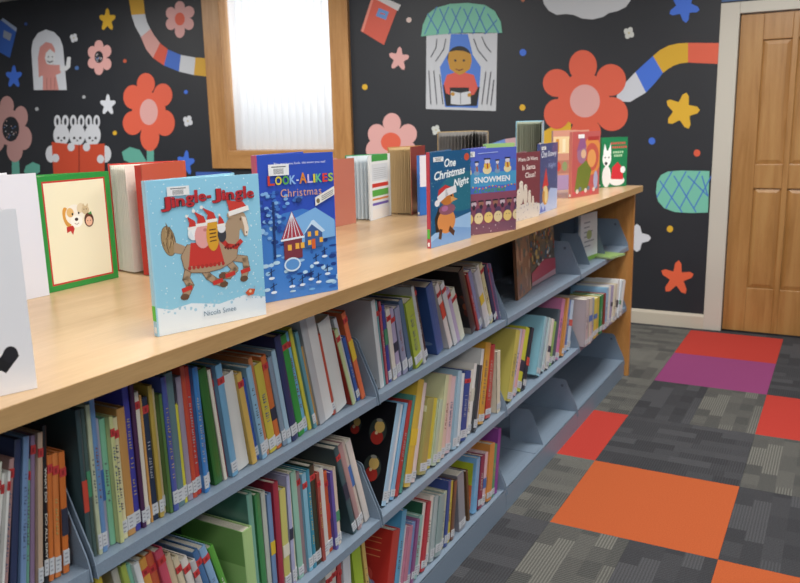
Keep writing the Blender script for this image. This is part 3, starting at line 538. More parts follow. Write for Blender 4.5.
    ('B', 1, 2.4672, 0.0458, 0.208, 0.186, 'd98a3c', 'l'), ('B', 1, 2.5146, 0.0281, 0.193, 0.183, '4f9a6c', 'l'), ('B', 1, 2.5439, 0.0286, 0.242, 0.18, '8d3a9a', '')]
PAL = {'white': 'e6e6e4', 'pale grey': 'c3c6c9', 'grey': '8f9297', 'black': '232326', 'cream': 'dcd5b8', 'beige': 'c9b48f', 'tan': 'b8a060', 'brown': '70452f', 'dark red': '8e2a33', 'red': 'cc3a2f', 'orange': 'db7030',
       'golden': 'd2a040', 'yellow': 'd6cc38', 'lime green': 'a9bd40', 'green': '3d9048', 'dark green': '33502f', 'mint green': '80c2a0', 'teal': '4a8a90', 'dark teal': '3e565c', 'light blue': '85b9da', 'blue': '3f72c0',
       'grey blue': '7c93ae', 'navy blue': '2c3a66', 'purple': '5a3a90', 'dark purple': '4a2150', 'lavender': 'a6a0c4', 'mauve': '8c7295', 'pink': 'cf7a9f', 'pale pink': 'dab4b0', 'magenta': 'b83a5a', 'khaki': '9fa070'}
def cname(h):
    a = [int(h[i:i+2], 16) for i in (0, 2, 4)]
    return min(PAL, key=lambda k: sum((x-int(PAL[k][j:j+2], 16))**2*w for x, j, w in zip(a, (0, 2, 4), (1.1, 1.3, .9))))
ORD = 'first second third fourth fifth sixth seventh eighth ninth tenth eleventh twelfth'.split()
RX = {'T': .7465, 'M': .402, 'B': .091}
def art_toys(c, w, h):
    c.rect(0, 0, w, h, '16161a')
    for x, y, s in ((.80, .70, 1), (.80, .34, 1), (.48, .72, .7), (.45, .36, .7), (.16, .70, .6)):
        c.ell(w*x, h*y, .028*s, .036*s, '3c4440'); c.ell(w*x, h*y-.018*s, .020*s, .020*s, 'b0342c'); c.ell(w*x+.004, h*y+.012*s, .016*s, .017*s, 'd9b66a'); c.ell(w*x-.004, h*y-.006, .005, .005, 'e0c8a0', n=8); c.ell(w*x, h*y+.03*s, .010*s, .005*s, '9c9a90', n=8)
def art_redface(c, w, h):
    c.rect(0, 0, w, h, 'b8322a')
    for y in (.86, .80, .70, .62): c.rect(w*.25, h*y, w*.82, h*(y+.012), 'd88a5a')
    c.ell(w*.6, h*.36, .022, .024, 'd8564a'); c.ell(w*.6, h*.28, .016, .018, 'e0c8a8'); c.ell(w*.5, h*.2, .016, .022, '2f4a9c'); c.ell(w*.72, h*.22, .014, .02, '8a8fb8')
def art_multi(c, w, h):
    c.rect(0, 0, w, h, '7fb4e0'); c.rect(0, h*.05, w*.45, h*.86, '5a68b8'); c.rect(w*.45, h*.5, w*.94, h*.9, 'b9c83a'); c.rect(w*.45, h*.06, w*.94, h*.5, 'd8784a'); c.ell(w*.7, h*.3, w*.12, h*.1, 'e0b060')
def art_photo(c, w, h):
    c.rect(0, 0, w, h, '2a2424'); c.rect(0, 0, w, h*.1, '9a9288'); q = random.Random(2)
    for i in range(14): c.ell(w*q.uniform(.3, 1), h*q.uniform(.15, .6), w*.06, h*.06, q.choice(['6a3026', '8a4a30', '3a3030', '5a2420']), n=9)
def art_rings(c, w, h):
    c.rect(0, 0, w, h, '3a568f'); c.ell(w*.8, h*.16, w*.14, h*.03, '6f86a8'); c.ell(w*.6, h*.12, w*.1, h*.02, '8fa0b0')
def art_leaf(c, w, h):
    c.rect(0, 0, w, h, 'c9cd96'); c.ell(w*.6, h*.75, w*.24, h*.10, '8fb8a0', rot=-.4); c.line([(w*.4, h*.86), (w*.85, h*.62)], .004, '4a8f86'); c.line([(w*.55, h*.82), (w*.7, h*.66)], .004, '3f7f86')
def art_lime(c, w, h):
    c.rect(0, 0, w, h, '86b06a'); c.rect(w*.55, 0, w, h*.62, 'a6cc86')
def art_palewhite(c, w, h):
    c.rect(0, 0, w, h, 'c3c7cb'); c.rect(w*.86, h*.05, w*.95, h*.10, '8a8f96')
def art_olive(c, w, h): c.rect(0, 0, w, h, 'a39c62'); c.rect(0, h*.82, w, h*.9, 'c9c9a0')
FACE = {('M', 1, 0): ('16161a', art_toys, 'black cover with red and yellow round pictures'), ('B', 1, 0): ('b8322a', art_redface, 'red cover with pale lines and a small picture'), ('B', 1, 18): ('7fb4e0', art_multi, 'lime and orange cover picture'),
        ('T', 2, 16): ('2a2424', art_photo, 'dark photographic cover'), ('T', 2, 11): ('3a568f', art_rings, None), ('M', 1, 11): ('c9cd96', art_leaf, 'cream cover with teal marks'), ('M', 0, 15): ('86b06a', art_lime, None),
        ('T', 2, 0): ('c3c7cb', art_palewhite, None), ('M', 0, 16): ('4f7f72', None, None), ('B', 1, 1): ('4f98c4', None, None), ('M', 1, 7): ('a39c62', art_olive, None), ('M', 0, 34): ('2f4448', None, None), ('B', 1, 7): ('2c5a44', None, None),
        ('B', 1, 16): ('7c7c86', None, None), ('M', 2, 5): ('8fc6d8', None, None), ('T', 1, 48): ('a8382a', None, None), ('M', 0, 20): ('9a2438', None, None), ('T', 1, 25): ('2a6628', None, None), ('M', 1, 14): ('2f7cc8', None, None)}
def mk_book(i, rec, prev, nxt, face=None):
    r, bay, y, t, h, a, c, fl = rec
    H = RX[r]
    if a >= 0: loc = (XF-.018, y+t/math.cos(a), H+.0012)      # leans away: turns about its far bottom edge
    else: loc = (XF-.018, y, H+.0012)
    if r == 'M' and bay == 3: loc = (XF+.03, loc[1], loc[2])
    rnd = random.Random(i*13+5)
    if face: rnd.uniform(0, 1)
    dep = min(.235, h*rnd.uniform(.78, .95)); loc = (loc[0]-rnd.uniform(0, .012), loc[1], loc[2])
    root = empty('picture_book', loc); root.rotation_euler = (-a, 0, 0)
    o0, o1 = (-t, 0) if a >= 0 else (0, t)
    film = 'c' in fl or rnd.random() < .6
    c0 = c; v = [int(c[j:j+2], 16) for j in (0, 2, 4)]; g_ = sum(v)/3; c = ''.join('%02x' % int(max(0, min(255, x*.86+g_*.14))) for x in v)
    m = mat(c, .3 if film else .5, 0, .35 if film else 0)
    bt = min(.0022, t*.28)
    mf = mat(face[0], .3, 0, .3) if face else m
    b = MB(); b.box(-dep, -.001, o0, o0+bt, 0, h, mf); b.box(-dep, -.001, o1-bt, o1, 0, h, m)
    # rounded spine
    n = 5; pts = []
    for k in range(n+1):
        th = PI*k/n; pts.append((-.001+.0022*math.sin(th), (o0+o1)/2-math.cos(th)*t/2))
    pts = [(x, y_) for x, y_ in pts] + [(-.003, o1), (-.003, o0)]
    b.prism([(x, y_, 0) for x, y_ in pts], (0, 0, h), m); b.build('cover', root)
    if face and face[1]:
        cv = Canvas((-dep, o0-.0001, 0), (1, 0, 0), (0, 0, 1), (0, -1, 0), .00002); cv.clip = (0, dep-.001, 0, h); cv.rough = .3; face[1](cv, dep-.001, h); q = cv.build('cover_picture', root)
        if face[2]: q['label'] = face[2]
    b = MB(); b.box(-dep+.004, -.003, o0+bt, o1-bt, .003, h-.004, M_paper); b.build('pages', root)
    sx = .0014
    if 'l' in fl or 'y' in fl:
        b = MB(); z0 = .008+rnd.uniform(0, .006); z1 = z0+rnd.uniform(.02, .028)
        b.box(-.001, sx, o0+.0003, o1-.0003, z0, z1, mat('c6cacf' if 'l' in fl else 'd3c24a', .5))
        for q in range(3): b.box(sx, sx+.0003, o0+t*.22, o0+t*(.5+.3*rnd.random()), z1-.007*(q+1), z1-.007*(q+1)+.0022, mat('9297a0'))
        b.build('call_number_label', root)
    if 'r' in fl:
        z1 = h-rnd.uniform(.012, .028)
        b = MB(); b.box(-.001, sx, o0+.0002, o1-.0002, z1-.014, z1, mat('bf3a3c', .45)); b.box(sx, sx+.0003, o0+t*.3, o0+t*.62, z1-.011, z1-.004, mat('8f2528')); b.build('author_tag', root)
    if (r, bay) == ('T', -1) and c0 == '1c1b20':
        cv = Canvas((sx, (o0+o1)/2-t*.28, h), (0, 0, -1), (0, 1, 0), (1, 0, 0), .0001)
        cv.text('WHAT DO', h*.26, 0, h*.22, 'd8d4c8', height=t*.55, bold=.02); cv.text('DO ALL DAY?', h*.55, 0, h*.30, 'd8d4c8', height=t*.55, bold=.02); cv.build('spine_title', root)
    elif t > .0055 and ('t' in fl or rnd.random() < .22):
        dark = sum(int(c[j:j+2], 16) for j in (0, 2, 4)) > 400
        ic = rnd.choice(['6a6d74', '5a6a8a', '8a5a52', '5c5c60'] if dark else ['b8b8b0', 'b8a868', 'a8acb6'])
        b = MB(); z = h*(.25 if 't' in fl else .35); ze = h*(.78 if 't' in fl else .66); 
        while z < ze:
            w = rnd.uniform(.003, .0055)
            if rnd.random() < .85:
                yy0 = o0+t*rnd.uniform(.24, .32); b.box(sx-.0004, sx+.0002, yy0, o0+t*rnd.uniform(.55, .7), z, z+w*.34, mat(ic)); 
                if rnd.random() < .6: b.box(sx-.0004, sx+.0002, yy0, yy0+t*.14, z, z+w*.8, mat(ic))
            z += w*(1.25 if rnd.random() < .82 else 2.2)
        b.build('spine_lettering', root)
    elif t > .006 and 'c' not in fl and rnd.random() < .25:
        c2 = rnd.choice(['d8d4c4', 'c84a3a', '3f6fb0', 'd8b83a', '4a8f6a', '2f3548'])
        b = MB(); z0 = h*rnd.uniform(.3, .5); b.box(-.001, sx-.0002, o0+.0003, o1-.0003, z0, z0+h*rnd.uniform(.1, .25), mat(c2, .4)); b.build('spine_picture', root)
    thick = 'thin' if t < .0085 else ('thick' if t > .017 else '')
    ex = ' with red tag' if 'r' in fl else ''
    nb = ''
    if prev and nxt: nb = 'between %s and %s ones' % (cname(prev[6]), cname(nxt[6]))
    elif nxt: nb = 'first in its row, before %s' % cname(nxt[6])
    else: nb = 'last in its row, after %s' % cname(prev[6])
    bw = {-1: 'nearest', 0: 'nearest', 1: 'middle', 2: 'fourth', 3: 'farthest'}
    return root, thick, cname(c), ex, nb
BAYW = {'T': ['nearest bay', 'second bay', 'middle bay'], 'M': ['second bay', 'middle bay', 'fourth bay', 'farthest bay'], 'B': ['second bay', 'middle bay']}
BAYN = {'T': [-1, 0, 1], 'M': [0, 1, 2, 3], 'B': [0, 1]}
SW = {'T': 'top', 'M': 'middle', 'B': 'bottom'}
rows_ = {}
for rec in BOOKS: rows_.setdefault((rec[0], rec[1]), []).append(rec)
cnt = 0; built = []
for (r, s_), L in rows_.items():
    for i, rec in enumerate(L):
        rec = list(rec); rec[1] = BAYN[r][s_]
        prev = L[i-1] if i else None; nxt = L[i+1] if i+1 < len(L) else None
        root, th, cn, ex, nb = mk_book(cnt, rec, prev, nxt, FACE.get((r, s_, i))); cnt += 1
        root['category'] = 'book'; root['group'] = 'picture books on the %s shelf, %s' % (SW[r], BAYW[r][s_])
        lab = ' '.join(('%s %s book%s %s, %s shelf, %s' % (th, cn, ex, nb, SW[r], BAYW[r][s_])).split())
        if len(lab.split()) > 16: lab = ' '.join(('%s %s book %s, %s shelf, %s' % (th, cn, nb, SW[r], BAYW[r][s_])).split())
        built.append([root, lab, i, len(L), th, cn, r, s_])
cntl = {}
for q in built: cntl[q[1]] = cntl.get(q[1], 0)+1
def ordn(n):
    if n <= 12: return ORD[n-1]
    return '%d%s' % (n, 'th' if 10 < n % 100 < 14 else {1: 'st', 2: 'nd', 3: 'rd'}.get(n % 10, 'th'))
for root, lab, i, n, th, cn, r, s_ in built:
    if cntl[lab] > 1: lab = ' '.join(('%s %s book, %s from the left on the %s shelf, %s' % (th, cn, ordn(i+1), SW[r], BAYW[r][s_])).split())
    root['label'] = lab
def cover_art(root_like_loc, rz, a, side_y, h, dep, fn): pass

# ================================================================ BOOKS STANDING ON THE COUNTERTOP
def display_book(name, label, hinge, end, h, opening, cover, art=None, back=False, spine=None, nleaf=6, thick=.012, z=CT, cat='book', group='books displayed on the countertop', block=.35, tilt=0, artlabel=None, pagec=None, back_c=None, rear_pages=None, tagc=None):
    """hinge, end: the visible board from spine to fore edge. back=True: it is the rear board of the book that faces us."""
    dx, dy = end[0]-hinge[0], end[1]-hinge[1]; w = math.hypot(dx, dy); ang = math.atan2(dy, dx)
    op = math.radians(opening); rz = ang-op if back else ang
    root = empty(name, (hinge[0], hinge[1], z+.0008), rz); tag(root, label, cat, group)
    m = mat(cover, .28, 0, .4); m2 = mat(back_c or cover, .28, 0, .4); ms = mat(spine or cover, .3, 0, .4); bt = .0025
    if back: m, m2 = m2, m
    A = Matrix.Translation((0, thick, 0)) @ Matrix.Rotation(op, 4, 'Z')
    b = MB(); b.box(.0, w, 0, bt, 0, h, m); b.build('front_board', root)
    b = MB(); b.box(.0, w, -bt, 0, 0, h, m2, A); b.build('back_board', root)
    b = MB(); b.box(-.0025, .0006, -.0005, thick+.0005, 0, h, ms)
    if not back: b.box(-.003, -.0025, thick*.2, thick*.8, h*.02, h*.06, mat('e8e8e8')); 
    b.build('spine', root)
    if tagc: b = MB(); b.box(-.0032, -.0024, .0005, thick-.0005, h*.10, h*.20, mat(tagc)); b.build('spine_tag', root)
    pm = mat(pagec, .8) if pagec else M_paper
    blk = thick*block
    b = MB(); b.box(.003, w-.004, bt, bt+blk, .004, h-.004, pm)
    b.box(.003, w-.004, -bt-blk, -bt, .004, h-.004, mat(rear_pages, .6) if rear_pages else pm, A)
    if rear_pages: b.box(.003, w-.003, -bt-.02, -bt, .002, h-.002, mat(rear_pages, .5), A)
    rnd = random.Random(name+label)
    for i in range(nleaf):
        f = (i+1)/(nleaf+1)*(.62 if rear_pages else 1); th = op*f; yy = bt+blk+(thick-2*blk-2*bt)*f
        A2 = Matrix.Translation((.002, yy, 0)) @ Matrix.Rotation(th, 4, 'Z'); tt = rnd.uniform(.0004, .0012)
        b.box(0, w-.006-rnd.uniform(0, .002), -tt/2, tt/2, .004, h-.004, pm, A2)
    b.build('pages', root)
    if art:
        if back:
            o = A @ Vector((w, 0, 0)); u = (A.to_3x3() @ Vector((-1, 0, 0))); n = A.to_3x3() @ Vector((0, 1, 0)); o = o + n*.0001
        else: o = Vector((0, -.0001, 0)); u = Vector((1, 0, 0)); n = Vector((0, -1, 0))
        c = Canvas(o, u, (0, 0, 1), n, .000016); c.clip = (0, w, 0, h); c.rough = .32; art(c, w, h); q = c.build('cover_picture', root)
        if artlabel: q['label'] = artlabel
    return root
def barcode(c, a, b, w=.035, h=.016):
    c.rect(a, b, a+w, b+h, 'e6e8ea')
    for i in range(11): c.rect(a+w*.25+i*w*.045, b+h*.12, a+w*.25+i*w*.045+w*.022, b+h*.62, '44484e', keep=True)
    c.k += 1; c.rect(a+w*.15, b+h*.72, a+w*.85, b+h*.82, '6a6e74')
def flakes(c, n, a0, a1, b0, b1, r0, r1, col, seed=1):
    q = random.Random(seed)
    for i in range(n):
        r = q.uniform(r0, r1); c.ell(q.uniform(a0, a1), q.uniform(b0, b1), r, r, col, n=7, keep=True)
    c.k += 1
def hat(c, x, y, s, lean=-.6, col='c8382f'):     # red pointed hat with white brim and bobble
    c.poly([(x-s*.5, y), (x+s*.5, y+s*.05), (x+s*.25, y+s*.7), (x+lean*s, y+s*1.25), (x-s*.35, y+s*.55)], col)
    c.line([(x-s*.5, y), (x+s*.5, y+s*.04)], s*.28, 'f0ece8'); c.ell(x+lean*s, y+s*1.25, s*.16, s*.16, 'f0ece8', n=10)

def art_jingle(c, w, h):
    c.rect(0, 0, w, h, '8fcbe6'); c.poly([(0, 0), (w, 0), (w, h*.13), (w*.8, h*.17), (w*.55, h*.14), (w*.3, h*.18), (w*.12, h*.16), (0, h*.19)], 'dfecf6')
    flakes(c, 190, 0, w, h*.2, h*.98, .0007, .0015, 'dceef8', 3); flakes(c, 60, 0, w, h*.13, h*.22, .001, .003, 'a4cfe6', 4)
    X = lambda x: w*x; Y = lambda y: h*y
    K, BR = '6a4c38', 'ae9478'
    # tail
    c.ell(X(.145), Y(.61), X(.06), Y(.10), '6a5236', rot=.15, n=26); c.ell(X(.145), Y(.61), X(.055), Y(.095), 'a58a62', rot=.15, n=26)
    q = random.Random(4)
    for i in range(26):
        a0, r0 = q.uniform(0, 6.28), q.uniform(.3, .9); x_, y_ = X(.145)+X(.05)*r0*math.cos(a0), Y(.61)+Y(.088)*r0*math.sin(a0); c.line([(x_, y_), (x_+q.uniform(-.002, .004), y_+q.uniform(.006, .014))], .0013, q.choice(['6a5236', '7f6544', 'c0a67c']))
    c.poly([(X(.18), Y(.53)), (X(.27), Y(.51)), (X(.29), Y(.56)), (X(.19), Y(.60))], BR)
    # legs
    def leg(P, w0=.0125):
        c.line([(X(a), Y(b)) for a, b in P], w0+.002, K); c.line([(X(a), Y(b)) for a, b in P], w0, BR)
    leg([(.30, .43), (.27, .35), (.30, .30), (.25, .235)]); leg([(.42, .40), (.47, .34), (.53, .30), (.60, .275)], .0115)
    leg([(.66, .42), (.72, .36), (.66, .325), (.60, .33)], .0115); leg([(.72, .44), (.82, .42), (.83, .36), (.80, .295)], .012)
    for x, y in ((.245, .23), (.605, .27), (.60, .33), (.80, .285)): c.ell(X(x), Y(y), .009, .006, K, n=10)
    for x, y in ((.27, .275), (.55, .29), (.67, .325), (.818, .335)): c.line([(X(x)-.008, Y(y)), (X(x)+.008, Y(y)+.003)], .008, 'c8382f')
    # body
    body = [(.24, .50), (.26, .42), (.32, .385), (.45, .37), (.58, .38), (.68, .41), (.74, .44), (.76, .52), (.74, .58), (.70, .62), (.60, .58), (.45, .56), (.30, .57)]
    c.poly([(X(a)*1.0, Y(b)) for a, b in [(x+(x-.5)*.02, y+(y-.48)*.04) for x, y in body]], K); c.poly([(X(a), Y(b)) for a, b in body], BR)
    neck = [(.62, .56), (.64, .66), (.70, .73), (.78, .76), (.84, .74), (.86, .70), (.875, .63), (.86, .585), (.83, .58), (.80, .64), (.785, .62), (.77, .54), (.72, .50)]
    c.poly([(X(a), Y(b)) for a, b in neck], BR); c.poly([(X(a), Y(b)) for a, b in [(.81, .72), (.85, .71), (.875, .63), (.86, .585), (.835, .585), (.83, .65)]], 'ecdccb')
    c.ell(X(.80), Y(.70), .0022, .003, K, n=10); c.ell(X(.852), Y(.605), .0015, .002, K, n=8)
    c.line([(X(.60), Y(.585)), (X(.66), Y(.53)), (X(.74), Y(.515)), (X(.79), Y(.55))], .009, 'c8382f')
    # blanket
    c.poly([(X(.33), Y(.58)), (X(.58), Y(.57)), (X(.62), Y(.43)), (X(.50), Y(.405)), (X(.30), Y(.43))], 'c8382f')
    for i in range(9): c.ell(X(.305+.038*i), Y(.415), .0035, .004, 'b03028', n=8)
    for i in range(6): c.ell(X(.64+.025*i), Y(.52 - .01*math.sin(i)), .0026, .0026, '6a2420', n=8)
    # riders
    c.ell(X(.36), Y(.64), .011, .012, 'eef2f4'); c.poly([(X(.31), Y(.62)), (X(.34), Y(.66)), (X(.37), Y(.60))], 'dfe8ee'); hat(c, X(.36), Y(.675), .018, -.6)
    c.ell(X(.44), Y(.615), .016, .022, 'e3a2a0'); c.ell(X(.45), Y(.66), .012, .012, 'e3a2a0'); c.ell(X(.465), Y(.655), .004, .003, 'c87a78', n=10); hat(c, X(.44), Y(.69), .021, -.7)
    c.ell(X(.53), Y(.61), .013, .028, 'd9a02c'); c.ell(X(.535), Y(.68), .011, .012, 'd9a02c'); 
    for i in range(4): c.line([(X(.505), Y(.575+.025*i)), (X(.56), Y(.578+.025*i))], .0022, '5a3d1a')
    hat(c, X(.53), Y(.71), .021, -.9)
    c.ell(X(.615), Y(.61), .009, .014, '3a3a40'); c.ell(X(.615), Y(.655), .0085, .009, 'e8e8ea'); hat(c, X(.615), Y(.675), .015, -.2)
    c.ell(X(.70), Y(.735), .006, .006, BR, n=10); c.poly([(X(.70), Y(.745)), (X(.87), Y(.775)), (X(.83), Y(.82)), (X(.72), Y(.83)), (X(.66), Y(.875)), (X(.69), Y(.80))], 'cc3d33'); c.line([(X(.70), Y(.745)), (X(.87), Y(.772))], .009, 'f2eeea'); c.ell(X(.655), Y(.875), .004, .004, 'f2eeea', n=8)
    c.poly([(X(.80), Y(.185)), (X(.84), Y(.21)), (X(.90), Y(.20)), (X(.88), Y(.165)), (X(.83), Y(.16))], 'cf5a34'); c.ell(X(.85), Y(.19), .003, .003, 'e8c8a0', n=8)
    # title
    for off, col in ((.0012, '2e1c24'), (0, 'b8282e')):
        bb = .075 if col != 'b8282e' else .022
        xx = .095
        for s, ww, dy, ht in (('J', .07, .0, .062), ('i', .025, .025, .045), ('n', .06, .03, .034), ('g', .06, .018, .05), ('l', .022, .045, .055), ('e', .055, .05, .034), ('-', .03, .07, .012), ('J', .07, .03, .062), ('i', .025, .045, .045), ('n', .06, .045, .034), ('g', .06, .025, .05), ('l', .022, .045, .055), ('e', .055, .042, .034)):
            c.text(s, X(xx)+off*.6, Y(.80+dy*.9)-off*.6, X(ww*1.3), col, height=Y(ht*1.5), bold=bb); xx += ww*1.3+.004
    barcode(c, X(.16), Y(.895), X(.19), Y(.06))
    c.text('Nicola Smee', X(.40), Y(.075), X(.30), '5a7f9a', height=Y(.035))
def art_look(c, w, h):
    c.rect(0, 0, w, h, '2c4eb8'); X = lambda x: w*x; Y = lambda y: h*y
    c.poly([(0, 0), (w, 0), (w, Y(.50)), (X(.8), Y(.58)), (X(.55), Y(.62)), (X(.3), Y(.60)), (0, Y(.52))], '3f7ccc')
    q = random.Random(5)
    for i in range(60): c.ell(X(q.random()), Y(q.uniform(.02, .52)), X(q.uniform(.02, .07)), Y(q.uniform(.006, .02)), q.choice(['6fa8e0', '9cc8ee', '2f5fb0', '1f3f88', 'b4d8f2']), n=10)
    for i in range(70): a = q.gauss(.17, .09); b_ = q.gauss(.62, .09); c.ell(X(a), Y(b_), X(.03), Y(.012), q.choice(['3f74c8', '7fb0e6', '24479c']), n=8)
    c.line([(X(.16), Y(.3)), (X(.17), Y(.68))], X(.03), '1c356e')
    c.poly([(X(.44), Y(.56)), (X(.72), Y(.62)), (X(.98), Y(.52)), (X(.98), Y(.40)), (X(.44), Y(.38))], '7fb4e6')
    c.poly([(X(.28), Y(.28)), (X(.28), Y(.42)), (X(.52), Y(.43)), (X(.52), Y(.28))], '7a3440'); c.poly([(X(.25), Y(.42)), (X(.40), Y(.61)), (X(.55), Y(.43))], 'a83848')
    for i in range(5): c.line([(X(.40), Y(.60)), (X(.28+.055*i), Y(.43))], X(.009), 'dfeaf5')
    c.line([(X(.25), Y(.415)), (X(.55), Y(.425))], X(.022), 'e6f0fa'); 
    for a, b_ in ((.33, .34), (.43, .345), (.50, .345)): c.rect(X(a), Y(b_), X(a+.05), Y(b_+.04), 'f0b648')
    c.poly([(X(.56), Y(.34)), (X(.56), Y(.44)), (X(.66), Y(.52)), (X(.80), Y(.44)), (X(.80), Y(.34))], '3a5c96'); c.poly([(X(.53), Y(.43)), (X(.66), Y(.53)), (X(.69), Y(.535)), (X(.84), Y(.45)), (X(.80), Y(.44)), (X(.66), Y(.505))], 'c8e0f6')
    for a, b_ in ((.60, .42), (.70, .42), (.76, .37), (.60, .36)): c.rect(X(a), Y(b_), X(a+.045), Y(b_+.035), 'f4b43a')
    c.poly([(X(.65), Y(.33)), (X(.65), Y(.40)), (X(.70), Y(.40)), (X(.70), Y(.33))], 'd8642c')
    c.ell(X(.38), Y(.24), X(.11), Y(.05), 'cfe4f6'); c.ell(X(.38), Y(.24), X(.09), Y(.038), '5a94d4')
    for a, b_ in ((.70, .26), (.82, .30), (.62, .15), (.36, .12), (.85, .17), (.50, .12), (.12, .10), (.10, .2), (.72, .12)):
        c.line([(X(a), Y(b_-.04)), (X(a), Y(b_+.03))], X(.012), '1c2f60'); c.line([(X(a-.04), Y(b_)), (X(a+.04), Y(b_+.02))], X(.010), '1c2f60'); c.ell(X(a), Y(b_-.035), X(.04), Y(.01), 'dbeafa', n=10)
    c.ell(X(.50), Y(.70), X(.055), Y(.015), '4a74c0', n=12); c.ell(X(.50), Y(.685), X(.04), Y(.018), '24407f', n=12)
    c.text('The more you look, the more you see!', X(.20), Y(.925), X(.68), 'e8eefc', height=Y(.02))
    xx = .115
    for s, ww, col, ht in (('L', .085, 'c8402c', .055), ('O', .085, 'd8c83a', .05), ('O', .085, '5aa84a', .05), ('K', .08, '8fb8e8', .05), ('-', .03, 'e0e0e0', .008), ('A', .10, 'd8842c', .062), ('L', .07, 'c8b8e0', .05), ('I', .03, 'd8c83a', .05), ('K', .08, '6ac08a', .05), ('E', .07, 'd8402c', .05), ('S', .07, '9fc04a', .05)):
        c.text(s, X(xx), Y(.795 + (.02 if s == '-' else 0)), X(ww), col, height=Y(ht*1.2), bold=.03); xx += ww+.008
    c.text('Christmas', X(.27), Y(.71), X(.54), 'd9a27a', height=Y(.055), spacing=1.1)
    c.poly([(X(.72), Y(.63)), (X(.99), Y(.70)), (X(.99), Y(.76)), (X(.72), Y(.69))], 'e6e4dc'); c.ell(X(.76), Y(.665), X(.025), Y(.018), '7a6a4a', n=10)
    for i in range(3): c.line([(X(.81), Y(.668+.013*i)), (X(.97), Y(.707+.013*i))], X(.008), '6a6c78')
    barcode(c, X(.13), Y(.86), X(.26), Y(.075)); c.text('Joan Steiner', X(.34), Y(.06), X(.42), '5f8ac8', height=Y(.025))
def art_onechr(c, w, h):
    X = lambda x: w*x; Y = lambda y: h*y
    c.rect(0, 0, w, h, '225a86'); c.ell(X(.8), Y(.55), X(.6), Y(.22), '2a6f86'); flakes(c, 90, 0, w, h*.2, h, .0006, .0012, '8fc0d0', 9)
    c.poly([(0, 0), (w, 0), (w, Y(.30)), (X(.7), Y(.27)), (X(.4), Y(.24)), (0, Y(.12))], '9ac0ea'); c.poly([(0, 0), (w, 0), (w, Y(.12)), (X(.5), Y(.18)), (0, Y(.06))], '7aa4da')
    c.poly([(X(.12), Y(.15)), (X(.10), Y(.30)), (X(.2), Y(.42)), (X(.3), Y(.36)), (X(.26), Y(.15))], '352a26')
    c.ell(X(.38), Y(.25), X(.22), Y(.13), 'd98f52'); c.line([(X(.24), Y(.16)), (X(.22), Y(.09))], X(.07), '5a3826'); c.line([(X(.46), Y(.16)), (X(.55), Y(.11))], X(.07), '5a3826')
    c.ell(X(.40), Y(.38), X(.20), Y(.06), '8f5a6c'); c.ell(X(.34), Y(.39), X(.08), Y(.03), 'b06f9a')
    c.ell(X(.40), Y(.50), X(.17), Y(.075), 'c07838'); c.poly([(X(.48), Y(.52)), (X(.66), Y(.47)), (X(.50), Y(.45))], 'd9a060'); c.ell(X(.50), Y(.52), X(.02), Y(.012), '1a1414', n=10)
    c.poly([(X(.16), Y(.50)), (X(.20), Y(.60)), (X(.36), Y(.645)), (X(.55), Y(.60)), (X(.58), Y(.56)), (X(.30), Y(.50))], 'c43a3c'); c.line([(X(.2), Y(.50)), (X(.38), Y(.56)), (X(.60), Y(.585))], X(.09), 'e8e6ea'); c.ell(X(.16), Y(.46), X(.06), Y(.035), 'e8e6ea')
    c.text('One', X(.34), Y(.83), X(.28), 'e8f0f4', height=Y(.09), shear=.25, bold=.03); c.text('Christmas', X(.10), Y(.70), X(.76), 'e8f0f4', height=Y(.09), shear=.25, bold=.03, rot=.06); c.text('Night', X(.56), Y(.585), X(.40), 'e8f0f4', height=Y(.105), shear=.25, bold=.03, rot=.05)
    c.ell(X(.90), Y(.92), X(.07), Y(.04), 'c8543c'); barcode(c, X(.08), Y(.895), X(.24), Y(.05))
